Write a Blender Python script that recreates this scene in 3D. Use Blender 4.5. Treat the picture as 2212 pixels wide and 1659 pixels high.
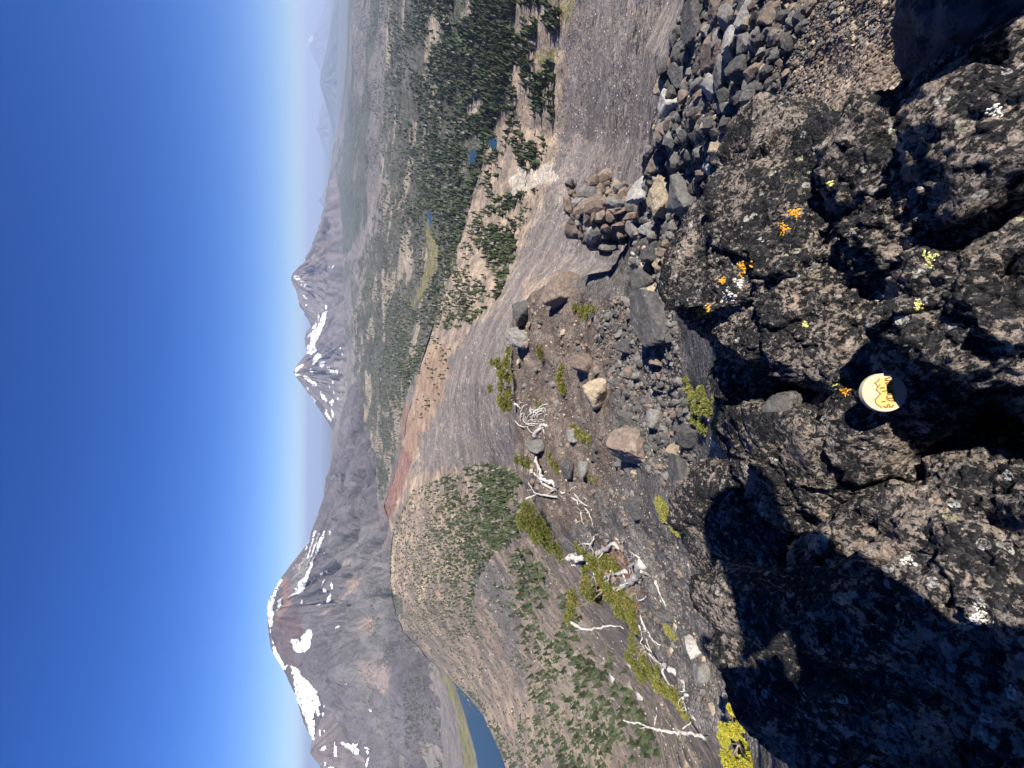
import bpy, bmesh, math, random
import numpy as np
from mathutils import Vector, Matrix
from mathutils.bvhtree import BVHTree

for o in list(bpy.data.objects):
    bpy.data.objects.remove(o)
scene = bpy.context.scene
COL = scene.collection
R = math.radians

# ------------------------------------------------------------------ camera, sky, sun, exposure
F = 829.5                       # focal length in units of the 2212 x 1659 reference grid
PITCH = R(27.6)
CP, SP = math.cos(PITCH), math.sin(PITCH)
cam_d = bpy.data.cameras.new('camera')
cam = bpy.data.objects.new('camera', cam_d)
COL.objects.link(cam)
cam_d.sensor_fit = 'HORIZONTAL'
cam_d.sensor_width = 36.0
cam_d.lens = 36.0 * F / 2212.0
cam_d.clip_start = 0.02
cam_d.clip_end = 300000.0
UP = Vector((0, SP, CP)); FW = Vector((0, CP, -SP))
m = Matrix.Identity(4)          # the photograph lies on its side: world up points to the left edge
m.col[0][:3] = -UP; m.col[1][:3] = (1, 0, 0); m.col[2][:3] = -FW
cam.matrix_world = m
scene.camera = cam

SUN_AZ, SUN_EL = R(134.0), R(46.0)     # clockwise from the view direction (+Y)
world = bpy.data.worlds.new('World'); scene.world = world
world.use_nodes = True
wn = world.node_tree; wn.nodes.clear()
sky = wn.nodes.new('ShaderNodeTexSky'); sky.sky_type = 'NISHITA'; sky.sun_disc = False
sky.sun_elevation = SUN_EL; sky.sun_rotation = SUN_AZ
sky.altitude = 2700; sky.air_density = 1.0; sky.dust_density = 0.0; sky.ozone_density = 6.0
bg = wn.nodes.new('ShaderNodeBackground'); bg.inputs['Strength'].default_value = 0.068
wo = wn.nodes.new('ShaderNodeOutputWorld')
hs = wn.nodes.new('ShaderNodeHueSaturation'); hs.inputs['Saturation'].default_value = 1.28; hs.inputs['Hue'].default_value = .519
wn.links.new(sky.outputs[0], hs.inputs['Color']); wn.links.new(hs.outputs[0], bg.inputs[0]); wn.links.new(bg.outputs[0], wo.inputs[0])
sun_d = bpy.data.lights.new('sun', 'SUN'); sun_d.energy = 5.0; sun_d.angle = R(0.55)
sun_d.color = (1.0, 0.95, 0.87)
sun = bpy.data.objects.new('sun', sun_d); COL.objects.link(sun)
sv = Vector((math.sin(SUN_AZ) * math.cos(SUN_EL), math.cos(SUN_AZ) * math.cos(SUN_EL), math.sin(SUN_EL)))
sun.rotation_euler = sv.to_track_quat('Z', 'Y').to_euler()
scene.view_settings.view_transform = 'Standard'
scene.view_settings.look = 'None'
scene.view_settings.exposure = 0.97
scene.view_settings.gamma = 1.0
scene.view_settings.use_curve_mapping = False
scene.render.engine = 'CYCLES'
cy = scene.cycles
cy.use_denoising = True
cy.max_bounces = 5; cy.diffuse_bounces = 2; cy.glossy_bounces = 2; cy.transmission_bounces = 2
cy.volume_bounces = 0; cy.transparent_max_bounces = 6
cy.use_light_tree = False

# ------------------------------------------------------------------ helpers
rng = np.random.RandomState(7)
random.seed(7)

def ray(x, y):
    """world direction through reference pixel (x, y); its length along the view axis is 1"""
    t = (1106.0 - x) / F; r = (829.5 - y) / F
    return np.stack([np.asarray(r, float) + 0 * np.asarray(t, float),
                     CP + SP * np.asarray(t, float) + 0 * np.asarray(r, float),
                     -SP + CP * np.asarray(t, float) + 0 * np.asarray(r, float)], -1)

def project(V):
    """world points -> reference pixel"""
    s = np.maximum(V[:, 1] * CP - V[:, 2] * SP, 1e-4)
    u = V[:, 1] * SP + V[:, 2] * CP
    return 1106.0 - F * u / s, 829.5 - F * V[:, 0] / s, s

_perm = np.random.RandomState(11).permutation(4096)
_grad = np.random.RandomState(12).normal(size=(4096, 3)); _grad /= np.linalg.norm(_grad, axis=1)[:, None]
def perlin(P, seed=0):
    P = np.asarray(P, float) + seed * 17.313
    i = np.floor(P).astype(np.int64); f = P - i
    w = f * f * f * (f * (f * 6 - 15) + 10)
    out = 0
    for dx in (0, 1):
        for dy in (0, 1):
            for dz in (0, 1):
                h = _perm[(_perm[(_perm[(i[:, 0] + dx) & 4095] + i[:, 1] + dy) & 4095] + i[:, 2] + dz) & 4095]
                g = _grad[h]
                d = g[:, 0] * (f[:, 0] - dx) + g[:, 1] * (f[:, 1] - dy) + g[:, 2] * (f[:, 2] - dz)
                out = out + d * (w[:, 0] if dx else 1 - w[:, 0]) * (w[:, 1] if dy else 1 - w[:, 1]) * (w[:, 2] if dz else 1 - w[:, 2])
    return out * 1.5
def fbm(P, octv=4, seed=0, gain=0.5, ridged=False):
    a, s, out = 1.0, 1.0, 0
    for k in range(octv):
        n = perlin(np.asarray(P) * s, seed + k)
        out = out + a * ((1 - 2 * np.abs(n)) if ridged else n)
        a *= gain; s *= 2.03
    return out

def inpoly(x, y, poly):
    inside = np.zeros(x.shape, bool)
    n = len(poly); j = n - 1
    for i in range(n):
        xi, yi = poly[i]; xj, yj = poly[j]
        if yi != yj:
            c = ((yi > y) != (yj > y)) & (x < (xj - xi) * (y - yi) / (yj - yi) + xi)
            inside ^= c
        j = i
    return inside

def mesh_np(name, V, faces, smooth=True, col=None):
    """faces: int array (n,3) or (n,4), or a list of such arrays"""
    if not isinstance(faces, list): faces = [faces]
    me = bpy.data.meshes.new(name)
    V = np.ascontiguousarray(V, np.float32)
    me.vertices.add(len(V)); me.vertices.foreach_set('co', V.ravel())
    idx = np.concatenate([f.ravel() for f in faces]).astype(np.int32)
    tot = np.concatenate([np.full(len(f), f.shape[1]) for f in faces]).astype(np.int32)
    st = np.concatenate([[0], np.cumsum(tot)[:-1]]).astype(np.int32)
    me.loops.add(len(idx)); me.loops.foreach_set('vertex_index', idx)
    me.polygons.add(len(tot)); me.polygons.foreach_set('loop_start', st); me.polygons.foreach_set('loop_total', tot)
    me.update(calc_edges=True)
    if col is not None:
        ca = me.color_attributes.new('Col', 'FLOAT_COLOR', 'POINT')
        c4 = np.ones((len(V), 4), np.float32); c4[:, :3] = col
        ca.data.foreach_set('color', c4.ravel())
    me.polygons.foreach_set('use_smooth', np.full(len(tot), smooth))
    return me

def grid_faces(nr, nc):
    a = np.arange(nr * nc).reshape(nr, nc)
    return np.stack([a[:-1, :-1], a[:-1, 1:], a[1:, 1:], a[1:, :-1]], -1).reshape(-1, 4)

def obj(name, me, mat=None, parent=None, kind=None, label=None, cat=None, group=None):
    o = bpy.data.objects.new(name, me); COL.objects.link(o)
    if mat is not None and me is not None:
        if not me.materials: me.materials.append(mat)
    if parent is not None: o.parent = parent
    if kind: o['kind'] = kind
    if label: o['label'] = label
    if cat: o['category'] = cat
    if group: o['group'] = group
    return o

class Mat:
    """small node-tree builder"""
    def __init__(s, name, rough=0.9, spec=0.25):
        s.m = bpy.data.materials.new(name); s.m.use_nodes = True
        s.t = s.m.node_tree; s.b = s.t.nodes['Principled BSDF']
        s.b.inputs['Roughness'].default_value = rough
        s.b.inputs['Specular IOR Level'].default_value = spec
    def n(s, typ, ins=None, **kw):
        nd = s.t.nodes.new('ShaderNode' + typ)
        for k, v in kw.items(): setattr(nd, k, v)
        for k, v in (ins or {}).items():
            sk = nd.inputs[k]
            if hasattr(v, 'is_linked') or hasattr(v, 'links'): s.t.links.new(v, sk)
            elif isinstance(v, (tuple, list)) and len(v) == 3 and sk.type == 'RGBA': sk.default_value = (*v, 1)
            else: sk.default_value = v
        return nd
    def co(s): return s.n('TexCoord').outputs['Object']
    def noise(s, scale, detail=4, rough=0.55, vec=None, dist=0.0):
        d = {'Scale': scale, 'Detail': detail, 'Roughness': rough, 'Distortion': dist}
        d['Vector'] = vec if vec is not None else s.co()
        return s.n('TexNoise', d).outputs['Fac']
    def voro(s, scale, vec=None, feature='F1', out='Distance', rand=1.0):
        d = {'Scale': scale, 'Randomness': rand}
        d['Vector'] = vec if vec is not None else s.co()
        return s.n('TexVoronoi', d, feature=feature).outputs[out]
    def ramp(s, fac, stops, interp='LINEAR'):
        nd = s.n('ValToRGB', {'Fac': fac}); cr = nd.color_ramp; cr.interpolation = interp
        while len(cr.elements) < len(stops): cr.elements.new(0.5)
        for e, (p, c) in zip(cr.elements, stops):
            e.position = p
            e.color = (*c, 1) if isinstance(c, (tuple, list)) else (c, c, c, 1)
        return nd.outputs['Color']
    def mix(s, fac, a, b, mode='MIX'):
        nd = s.n('Mix', data_type='RGBA', blend_type=mode)
        for k, v in ((0, fac), (6, a), (7, b)):
            sk = nd.inputs[k]
            if hasattr(v, 'links'): s.t.links.new(v, sk)
            elif isinstance(v, (tuple, list)): sk.default_value = (*v[:3], 1)
            else: sk.default_value = v
        return nd.outputs[2]
    def math(s, op, a, b=0.0):
        return s.n('Math', {0: a, 1: b}, operation=op).outputs[0]
    def attr(s, name='Col'): return s.n('Attribute', attribute_name=name).outputs['Color']
    def rand(s): return s.n('ObjectInfo').outputs['Random']
    def color(s, c):
        if hasattr(c, 'links'): s.t.links.new(c, s.b.inputs['Base Color'])
        else: s.b.inputs['Base Color'].default_value = (*c, 1)
        return s
    def bump(s, h, dist, strength=1.0):
        nd = s.n('Bump', {'Height': h, 'Distance': dist, 'Strength': strength})
        last = s.b.inputs['Normal'].links[0].from_socket if s.b.inputs['Normal'].links else None
        if last: s.t.links.new(last, nd.inputs['Normal'])
        s.t.links.new(nd.outputs[0], s.b.inputs['Normal'])
        return s

# ------------------------------------------------------------------ materials
def terrain_mat():
    k = Mat('terrain_scree', 0.95, 0.15)
    v = k.noise(0.03, 6, 0.72)
    v2 = k.noise(0.45, 5, 0.75)
    vv = k.math('ADD', k.math('MULTIPLY', v, 0.8), k.math('MULTIPLY', v2, 0.8))
    g = k.ramp(vv, [(0.56, 0.45), (0.80, 1.0), (1.02, 1.7)])
    c = k.mix(1.0, k.attr(), g, 'MULTIPLY')
    for sc_, th in ((0.9, .16), (0.28, .10), (0.12, .06)):      # scattered blocks and tufts
        vo = k.n('TexVoronoi', {'Scale': sc_, 'Vector': k.co()})
        rd = k.n('SeparateColor', {0: vo.outputs['Color']})
        on = k.math('MULTIPLY', k.math('LESS_THAN', rd.outputs[0], th * 2.2), k.math('LESS_THAN', vo.outputs['Distance'], .34))
        c = k.mix(k.math('MULTIPLY', on, .75), c, k.ramp(rd.outputs[1], [(0.0, (.07, .066, .06)), (.45, (.10, .095, .07)), (.5, (.33, .30, .26)), (1.0, (.45, .42, .38))], 'CONSTANT'))
        k.bump(k.math('MULTIPLY', on, k.math('SUBTRACT', .34, vo.outputs['Distance'])), .9 / sc_, .8)
    k.color(c)
    k.bump(k.noise(0.08, 5, 0.7), 7.0, 0.8)
    k.bump(v2, 0.9, 0.9)
    return k.m
def mountain_mat():
    k = Mat('mountain_rock', 0.95, 0.1)
    v = k.noise(0.006, 6, 0.7)
    v2 = k.noise(0.03, 4, 0.75)
    vv = k.math('ADD', k.math('MULTIPLY', v, 0.8), k.math('MULTIPLY', v2, 0.5))
    c = k.mix(1.0, k.attr(), k.ramp(vv, [(0.42, 0.62), (0.65, 1.0), (0.9, 1.35)]), 'MULTIPLY')
    k.color(c)
    k.bump(k.noise(0.012, 5, .7), 40.0, 0.8)
    k.bump(v2, 25.0, 0.9)
    return k.m
M_TERR = terrain_mat(); M_MTN = mountain_mat()
def simple(name, c, rough=0.9, spec=0.2):
    k = Mat(name, rough, spec); k.color(c); return k.m
k = Mat('snow', 0.6, 0.3)
k.color(k.ramp(k.noise(0.02, 4, 0.6), [(0.32, (0.48, 0.47, 0.47)), (0.58, (0.82, 0.82, 0.83))])); M_SNOW = k.m
k = Mat('lake_water', 0.18, 0.5)
k.color((0.016, 0.042, 0.058)); k.bump(k.noise(0.35, 3, 0.6), 0.25, 0.35); M_WATER = k.m
def foliage_mat(name):
    k = Mat(name, 0.7, 0.15)
    k.color(k.attr())
    k.b.inputs['Subsurface Weight'].default_value = 0.0
    return k.m
M_TREE = foliage_mat('conifer_needles')
k = Mat('grey_bark', 0.95, 0.1); k.color((0.16, 0.125, 0.10)); M_BARK = k.m

# ------------------------------------------------------------------ polar terrain from control curves
def curve(pts, az):
    """pts: (x, y, d) with d a horizontal distance (or, if negative, a height), or (x, y, d, z)"""
    A, D, Z = [], [], []
    for p in pts:
        v = ray(p[0], p[1]); h = math.hypot(v[0], v[1])
        if len(p) == 4: d, z = p[2], p[3]
        elif p[2] < 0: z = p[2]; d = z / v[2] * h
        else: d = p[2]; z = d * v[2] / h
        A.append(math.atan2(v[0], v[1])); D.append(d); Z.append(z)
    i = np.argsort(A); A = np.array(A)[i]; D = np.array(D)[i]; Z = np.array(Z)[i]
    return np.exp(np.interp(az, A, np.log(D))), np.interp(az, A, Z)

CREST = [(1600, 1760, 3.6), (1598, 1659, 3.8), (1560, 1600, 4.0), (1485, 1530, 4.3), (1425, 1430, 4.9), (1375, 1370, 5.5),
         (1290, 1300, 6.6), (1245, 1210, 7.4), (1200, 1170, 7.9), (1160, 1100, 8.5), (1115, 1030, 9.0), (1112, 960, 9.2),
         (1110, 890, 9.2), (1105, 800, 9.1), (1100, 730, 8.9), (1110, 660, 8.6), (1170, 620, 7.2), (1320, 585, 4.9),
         (1345, 540, 4.5), (1370, 470, 4.3), (1385, 400, 4.0), (1400, 320, -2.85), (1420, 250, -2.68), (1440, 150, -2.55), (1475, 60, -2.50),
         (1500, 0, -2.48), (1540, -100, -2.45), (1570, -200, -2.40)]
K_AZ = np.radians(np.linspace(-62, 58, 860))
dC, zC = curve(CREST, K_AZ)
dep = np.arctan2(-zC, dC)
k0d = 1.7 * dC + 1.5
K = [(k0d, -k0d * np.tan(dep + R(7.0)))]
TAB = [
 # K1 first strip of the far flank
 [(1530, 1760, 130), (1515, 1659, 140), (1425, 1500, 150), (1240, 1300, 170), (1150, 1170, 170), (1100, 1094, 170), (1085, 950, 110), (1080, 830, 100),
  (1150, 700, 95), (1290, 560, 90), (1330, 400, 100), (1360, 300, 110), (1390, 100, 110), (1440, 0, 100), (1480, -120, 100)],
 [(1340, 1760, 380), (1330, 1659, 400), (1250, 1500, 420), (1120, 1300, 400), (1040, 1170, 400), (1010, 1094, 400), (1020, 950, 300), (1010, 830, 300),
  (1060, 700, 260), (1150, 560, 230), (1230, 400, 240), (1270, 300, 250), (1275, 100, 260), (1290, 0, 260), (1310, -120, 260)],
 [(1180, 1760, 900), (1170, 1659, 930), (1100, 1500, 1000), (1060, 1438, 980), (950, 1300, 850), (905, 1170, 850), (900, 1094, 850), (930, 950, 700), (960, 830, 600),
  (1020, 700, 420), (1110, 560, 360), (1150, 450, 350), (1200, 300, 345), (1205, 100, 350), (1210, 0, 350), (1220, -120, 350)],
 # K4 ridge crest on the left, valley floor on the right
 [(1120, 1760, -600), (1096, 1668, -600), (1080, 1624, -600), (1058, 1576, -600), (1043, 1545, -600), (1013, 1506, -600), (980, 1473, -600), (947, 1438, -590),
  (925, 1423, -540), (872, 1366, -360), (855, 1326, -290), (846, 1283, 1600), (842, 1230, 1500), (846, 1169, 1450), (850, 1151, 1420), (829, 1094, 1400),
  (855, 1024, 1250), (872, 959, 1150), (878, 905, 1100), (895, 850, 1050), (905, 800, 1000), (935, 700, 950), (965, 600, 850), (1000, 500, 750),
  (1030, 400, 680), (1045, 300, 660), (1045, 100, 660), (1045, 0, 660), (1050, -120, 660)],
 [(1060, 1760, -600), (1032, 1659, -600), (1028, 1629, -600), (1006, 1550, -600), (986, 1488, -600), (979, 1470, -600), (945, 1438, -600), (925, 1423, 2750, -600),
  (872, 1366, 2500, -590), (846, 1283, 2200, -560), (842, 1230, 2100, -520), (846, 1169, 2000, -470), (829, 1094, 1900, -420), (855, 1024, 1700, -370),
  (872, 959, 1500, -330), (870, 905, 1450, -310), (860, 850, 1500), (862, 800, 1550), (880, 700, 1550), (895, 600, 1500), (905, 500, 1450), (910, 400, 1450),
  (912, 300, 1450), (908, 100, 1450), (905, 0, 1450), (905, -120, 1450)],
 [(975, 1760, -600), (960, 1668, -600), (950, 1550, -595), (946, 1480, -590), (930, 1438, -585), (900, 1400, -560), (868, 1366, -520), (845, 1300, -490), (840, 1230, -470),
  (843, 1169, -465), (826, 1094, -455), (845, 1024, -440), (852, 959, -420), (848, 905, -410), (830, 850, -400), (822, 700, -400), (817, 500, -400),
  (822, 300, -430), (828, 100, -440), (832, 0, -440), (835, -120, -440)],
 [(860, 1760, 3500), (860, 1668, 3400), (860, 1550, 3400), (850, 1480, 3400), (845, 1400, 3450), (835, 1366, 3500), (810, 1300, 3600), (800, 1230, 3700), (800, 1169, 3800),
  (790, 1094, 3900), (790, 1024, 4000), (785, 959, 4200), (775, 905, 4500), (765, 850, 5000), (760, 800, 5500), (755, 700, 6000), (752, 600, 6500),
  (752, 500, 7000), (756, 400, 7000), (760, 300, 7000), (765, 100, 7000), (768, 0, 7000), (768, -120, 7000)],
 [(780, 1760, 5500), (770, 1668, 5500), (770, 1550, 5500), (760, 1300, 5700), (745, 1169, 6000), (730, 1094, 6400), (721, 1000, 7000), (719, 940, 7800), (735, 850, 9000),
  (737, 750, 10500), (735, 650, 11000), (725, 550, 11500), (714, 450, 12000), (711, 384, 12500), (720, 314, 13000), (728, 280, 13000), (742, 180, 13500), (748, 80, 13500),
  (750, 0, 13500), (752, -120, 13500)],
]
for t in TAB: K.append(curve(t, K_AZ))
K.append((K[-1][0] * 1.3, K[-1][1] - 350))
K.append((np.full_like(K_AZ, 20000.0), np.full_like(K_AZ, -1000.0)))
K.append((np.full_like(K_AZ, 90000.0), np.full_like(K_AZ, -1900.0)))
for a in range(1, len(K)):     # smooth the control curves along azimuth a little
    ker = np.hanning(9 if a < 4 else 5); ker /= ker.sum()
    d, z = K[a]; n = len(ker) // 2
    K[a] = (np.maximum(np.convolve(np.pad(d, n, 'edge'), ker, 'valid'), K[a - 1][0] * 1.04), np.convolve(np.pad(z, n, 'edge'), ker, 'valid'))

def polar_strip(i0, i1, rows, noise):
    D, Z = [], []
    for j in range(i0, i1):
        (d0, z0), (d1, z1) = K[j], K[j + 1]
        n = rows[j - i0]
        lr = np.linspace(0, 1, n, endpoint=(j == i1 - 1))[:, None]
        d = np.exp(np.log(d0)[None] * (1 - lr) + np.log(d1)[None] * lr)
        f = (d - d0[None]) / (d1 - d0)[None]
        D.append(d); Z.append(z0[None] * (1 - f) + z1[None] * f)
    D = np.concatenate(D); Z = np.concatenate(Z)
    nr, nc = D.shape
    V = np.stack([D * np.sin(K_AZ), D * np.cos(K_AZ), Z], -1).reshape(-1, 3)
    V[:, 2] += noise(V, D.ravel())
    return V, grid_faces(nr, nc), nr, nc

def flank_noise(V, D):
    w = np.clip((D - 12) / 60, 0, 1)
    lake = np.clip((V[:, 2] + 600) / 40, 0, 1)
    n = fbm(V * [1 / 160, 1 / 160, 0], 4, 3) * 5 * np.clip(D / 900, 0.04, 1)
    az = np.arctan2(V[:, 0], V[:, 1])
    n += fbm(np.stack([(az + .2 * np.log(D)) * 22, np.log(D) * 2, 0 * az], -1), 3, 9) * 0.0016 * D
    n += fbm(V * [1 / 25, 1 / 25, 0], 2, 5) * 0.35 * np.clip(D / 250, 0.1, 1)
    return n * w * lake
def valley_noise(V, D):
    z = V[:, 2]
    lake = np.clip((z + 598) / 40, 0, 1)
    n = fbm(V * [1 / 700, 1 / 700, 0], 5, 13) * 45 * np.clip((D - 1800) / 2500, 0.0, 1)
    n += fbm(V * [1 / 140, 1 / 140, 0], 4, 15, ridged=True) * 6 * np.clip((D - 1500) / 1500, 0, 1)
    return n * lake * np.clip((16000 - D) / 4000, 0.0, 1)

V1, F1, nr1, nc1 = polar_strip(0, 4, [30, 70, 70, 90], flank_noise)
V2, F2, nr2, nc2 = polar_strip(4, 9, [30, 50, 110, 110, 14], valley_noise)
V3, F3, nr3, nc3 = polar_strip(9, 11, [4, 16], lambda V, D: 0)

# colours of the ground itself, in world space through the control layout
def C(o, s, pts): return [(o[0] + s * a, o[1] + s * b) for a, b in pts]
c1 = lambda pts: C((548.5, 932.5), .4378, pts)
c2 = lambda pts: C((548.5, 384.0), .3474, pts)
c3 = lambda pts: C((603.4, 0.0), .2728, pts)
s2 = lambda pts: C((565.0, 1124.5), .1653, pts)
s3 = lambda pts: C((565.0, 1384.5), .1653, pts)
s4 = lambda pts: C((603.4, 548.5), .2480, pts)
z2 = lambda pts: C((987.4, 1042.0), .3717, pts)
TAN = (.285, .225, .165); PALE = (.40, .335, .26); GREY = (.155, .137, .130); FOR = (.082, .084, .060)
PAINT = [
 ([(830, -150), (835, 150), (822, 300), (826, 420), (790, 560), (760, 700), (770, 850), (800, 960), (815, 1050), (830, 1090), (860, 960), (870, 860), (900, 800),
   (940, 700), (985, 560), (1030, 400), (1080, 250), (1110, 100), (1120, -150)], FOR, 16),
 ([(740, -150), (740, 150), (715, 310), (700, 384), (735, 560), (780, 520), (815, 400), (822, 300), (830, 150), (827, -150)], (.155, .138, .130), 12),
 ([(1240, -150), (1225, 80), (1215, 250), (1190, 400), (1150, 500), (1110, 570), (1080, 660), (1010, 720), (960, 790), (930, 880), (905, 960), (890, 1020), (1000, 1010),
   (1130, 1000), (1130, 600), (1600, 600), (1600, -150)], (.175, .152, .143), 8),
 ([(1260, 250), (1250, 100), (1400, 60), (1400, 260)], (.185, .160, .145), 14),
 ([(829, 1081), (833, 1073), (855, 1024), (868, 959), (873, 932), (899, 932), (894, 981), (881, 1024), (864, 1077), (838, 1125), (829, 1103)], (.205, .098, .078), 3),
 ([(868, 960), (880, 910), (900, 860), (905, 800), (930, 760), (965, 740), (975, 790), (960, 850), (935, 900), (905, 950), (893, 985)], (.29, .188, .125), 7),
 ([(866, 905), (872, 870), (885, 865), (890, 880), (880, 960), (866, 950)], (.30, .20, .145), 3),
 ([(905, 760), (930, 735), (960, 730), (950, 755), (925, 775)], (.33, .23, .15), 5),
 ([(925, 464), (931, 499), (948, 530), (948, 579), (924, 620), (896, 662), (891, 658), (917, 592), (922, 530), (920, 488)], (.215, .190, .090), 2.5),
 ([(1157, 123), (1165, 109), (1203, 106), (1201, 125), (1187, 142), (1163, 142)], (.17, .155, .055), 4),
 ([(1190, -60), (1245, -60), (1245, 10), (1225, 50), (1200, 30)], (.27, .22, .10), 4),
 ([(1007, 237), (1029, 207), (1054, 218), (1040, 246), (1013, 259)], PALE, 4),
 ([(1094, 382), (1122, 363), (1149, 368), (1190, 355), (1207, 382), (1149, 409), (1108, 423)], (.50, .44, .36), 6),
 ([(1043, 1209), (1084, 1213), (1110, 1280), (1117, 1339), (1143, 1488), (1110, 1462), (1069, 1339), (1010, 1250)], (.165, .152, .145), 8),
 ([(1248, 1362), (1359, 1362), (1378, 1451), (1508, 1659), (1396, 1659), (1322, 1525), (1303, 1470), (1277, 1414)], (.215, .172, .140), 8),
 ([(1147, 1332), (1181, 1362), (1225, 1406), (1292, 1525), (1341, 1562), (1359, 1600), (1322, 1637), (1277, 1562), (1203, 1499), (1196, 1451)], (.36, .295, .21), 8),
 ([(950, 1440), (1000, 1560), (1040, 1780), (965, 1780), (952, 1560)], (.20, .18, .17), 2),
 ([(947, 1440), (980, 1475), (1006, 1550), (1032, 1659), (1045, 1780), (1018, 1780), (990, 1560), (958, 1470)], (.20, .19, .085), 3),
 ([(843, 1200), (850, 1200), (853, 1290), (846, 1290)], (.48, .38, .25), 1.5),
 ([(838, 1125), (850, 1130), (853, 1150), (846, 1150)], (.45, .34, .22), 1.5),
]
def paint(V, base, D):
    x, y, s = project(V)
    az = np.arctan2(V[:, 0], V[:, 1])
    q = np.stack([az * 40, np.log(D) * 14, 0 * az], -1)
    n1 = fbm(q, 4, 31); n2 = fbm(q, 4, 41)
    nf = fbm(np.stack([az * 130, np.log(D) * 45, 0 * az], -1), 3, 43)
    col = base.copy()
    for poly, c, w in PAINT:
        msk = inpoly(x + (n1 + nf * .4) * w * 1.6, y + (n2 + nf * .4) * w * 2.4, poly)
        mixw = np.clip(.80 + .55 * nf[msk] + .25 * n1[msk], .15, 1)[:, None]
        col[msk] = col[msk] * (1 - mixw) + np.array(c) * mixw
    return col, x, y, n1, n2
def base_flank(V):
    D = np.hypot(V[:, 0], V[:, 1]); az = np.arctan2(V[:, 0], V[:, 1])
    # streaks of paler and greyer debris running down the slope (towards the lower left)
    st = fbm(np.stack([(az + 0.22 * np.log(D)) * 24, np.log(D) * 7.5, 0 * az], -1), 5, 51, gain=.66)
    tone = np.clip(st * 1.1 + 0.45, 0, 1)[:, None]
    return (1 - tone) * np.array((.210, .167, .135)) + tone * np.array((.385, .29, .205)), D
def base_valley(V):
    D = np.hypot(V[:, 0], V[:, 1]); az = np.arctan2(V[:, 0], V[:, 1])
    st = fbm(np.stack([V[:, 0] / 500, V[:, 1] / 900, 0 * az], -1), 5, 57, gain=.6)
    tone = np.clip(st * 1.0 + 0.5, 0, 1)[:, None]
    return (1 - tone) * np.array((.165, .145, .138)) + tone * np.array((.235, .205, .180)), D
b1, D1 = base_flank(V1); col1, *_ = paint(V1, b1, D1)
b2, D2 = base_valley(V2); col2, xv, yv, n1v, n2v = paint(V2, b2, D2)
def clearings(V, col, x, y):
    inf = inpoly(x, y, PAINT[0][0])
    q = fbm(V * [1 / 330, 1 / 520, 0], 5, 131, gain=.6)
    m_ = inf & (q > .27); col[m_] = np.array((.27, .225, .17)) * (1 + .3 * q[m_])[:, None]
    pl = inpoly(x, y, PAINT[1][0]); q2 = fbm(V * [1 / 1500, 1 / 2600, 0], 5, 133, gain=.65)
    m_ = pl & (q2 > -.12); col[m_] = np.array((.095, .10, .078))
    ap = (y > 560) & (x < 870) & ~inf; q3 = fbm(V * [1 / 500, 1 / 900, 0], 5, 137, gain=.65)
    m_ = ap & (q3 > .22) & (V[:, 2] < -250); col[m_] = np.array((.11, .112, .085))
clearings(V1, col1, *project(V1)[:2]); clearings(V2, col2, xv, yv)
flank = obj('mountain_flank', mesh_np('mountain_flank', V1, F1, True, col1), M_TERR, kind='structure')
valley = obj('valley_terrain', mesh_np('valley_terrain', V2, F2, True, col2), M_MTN, kind='structure')
plain = obj('far_plain', mesh_np('far_plain', V3, F3, True, np.tile((.12, .12, .11), (len(V3), 1))), M_MTN, kind='structure')

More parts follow.
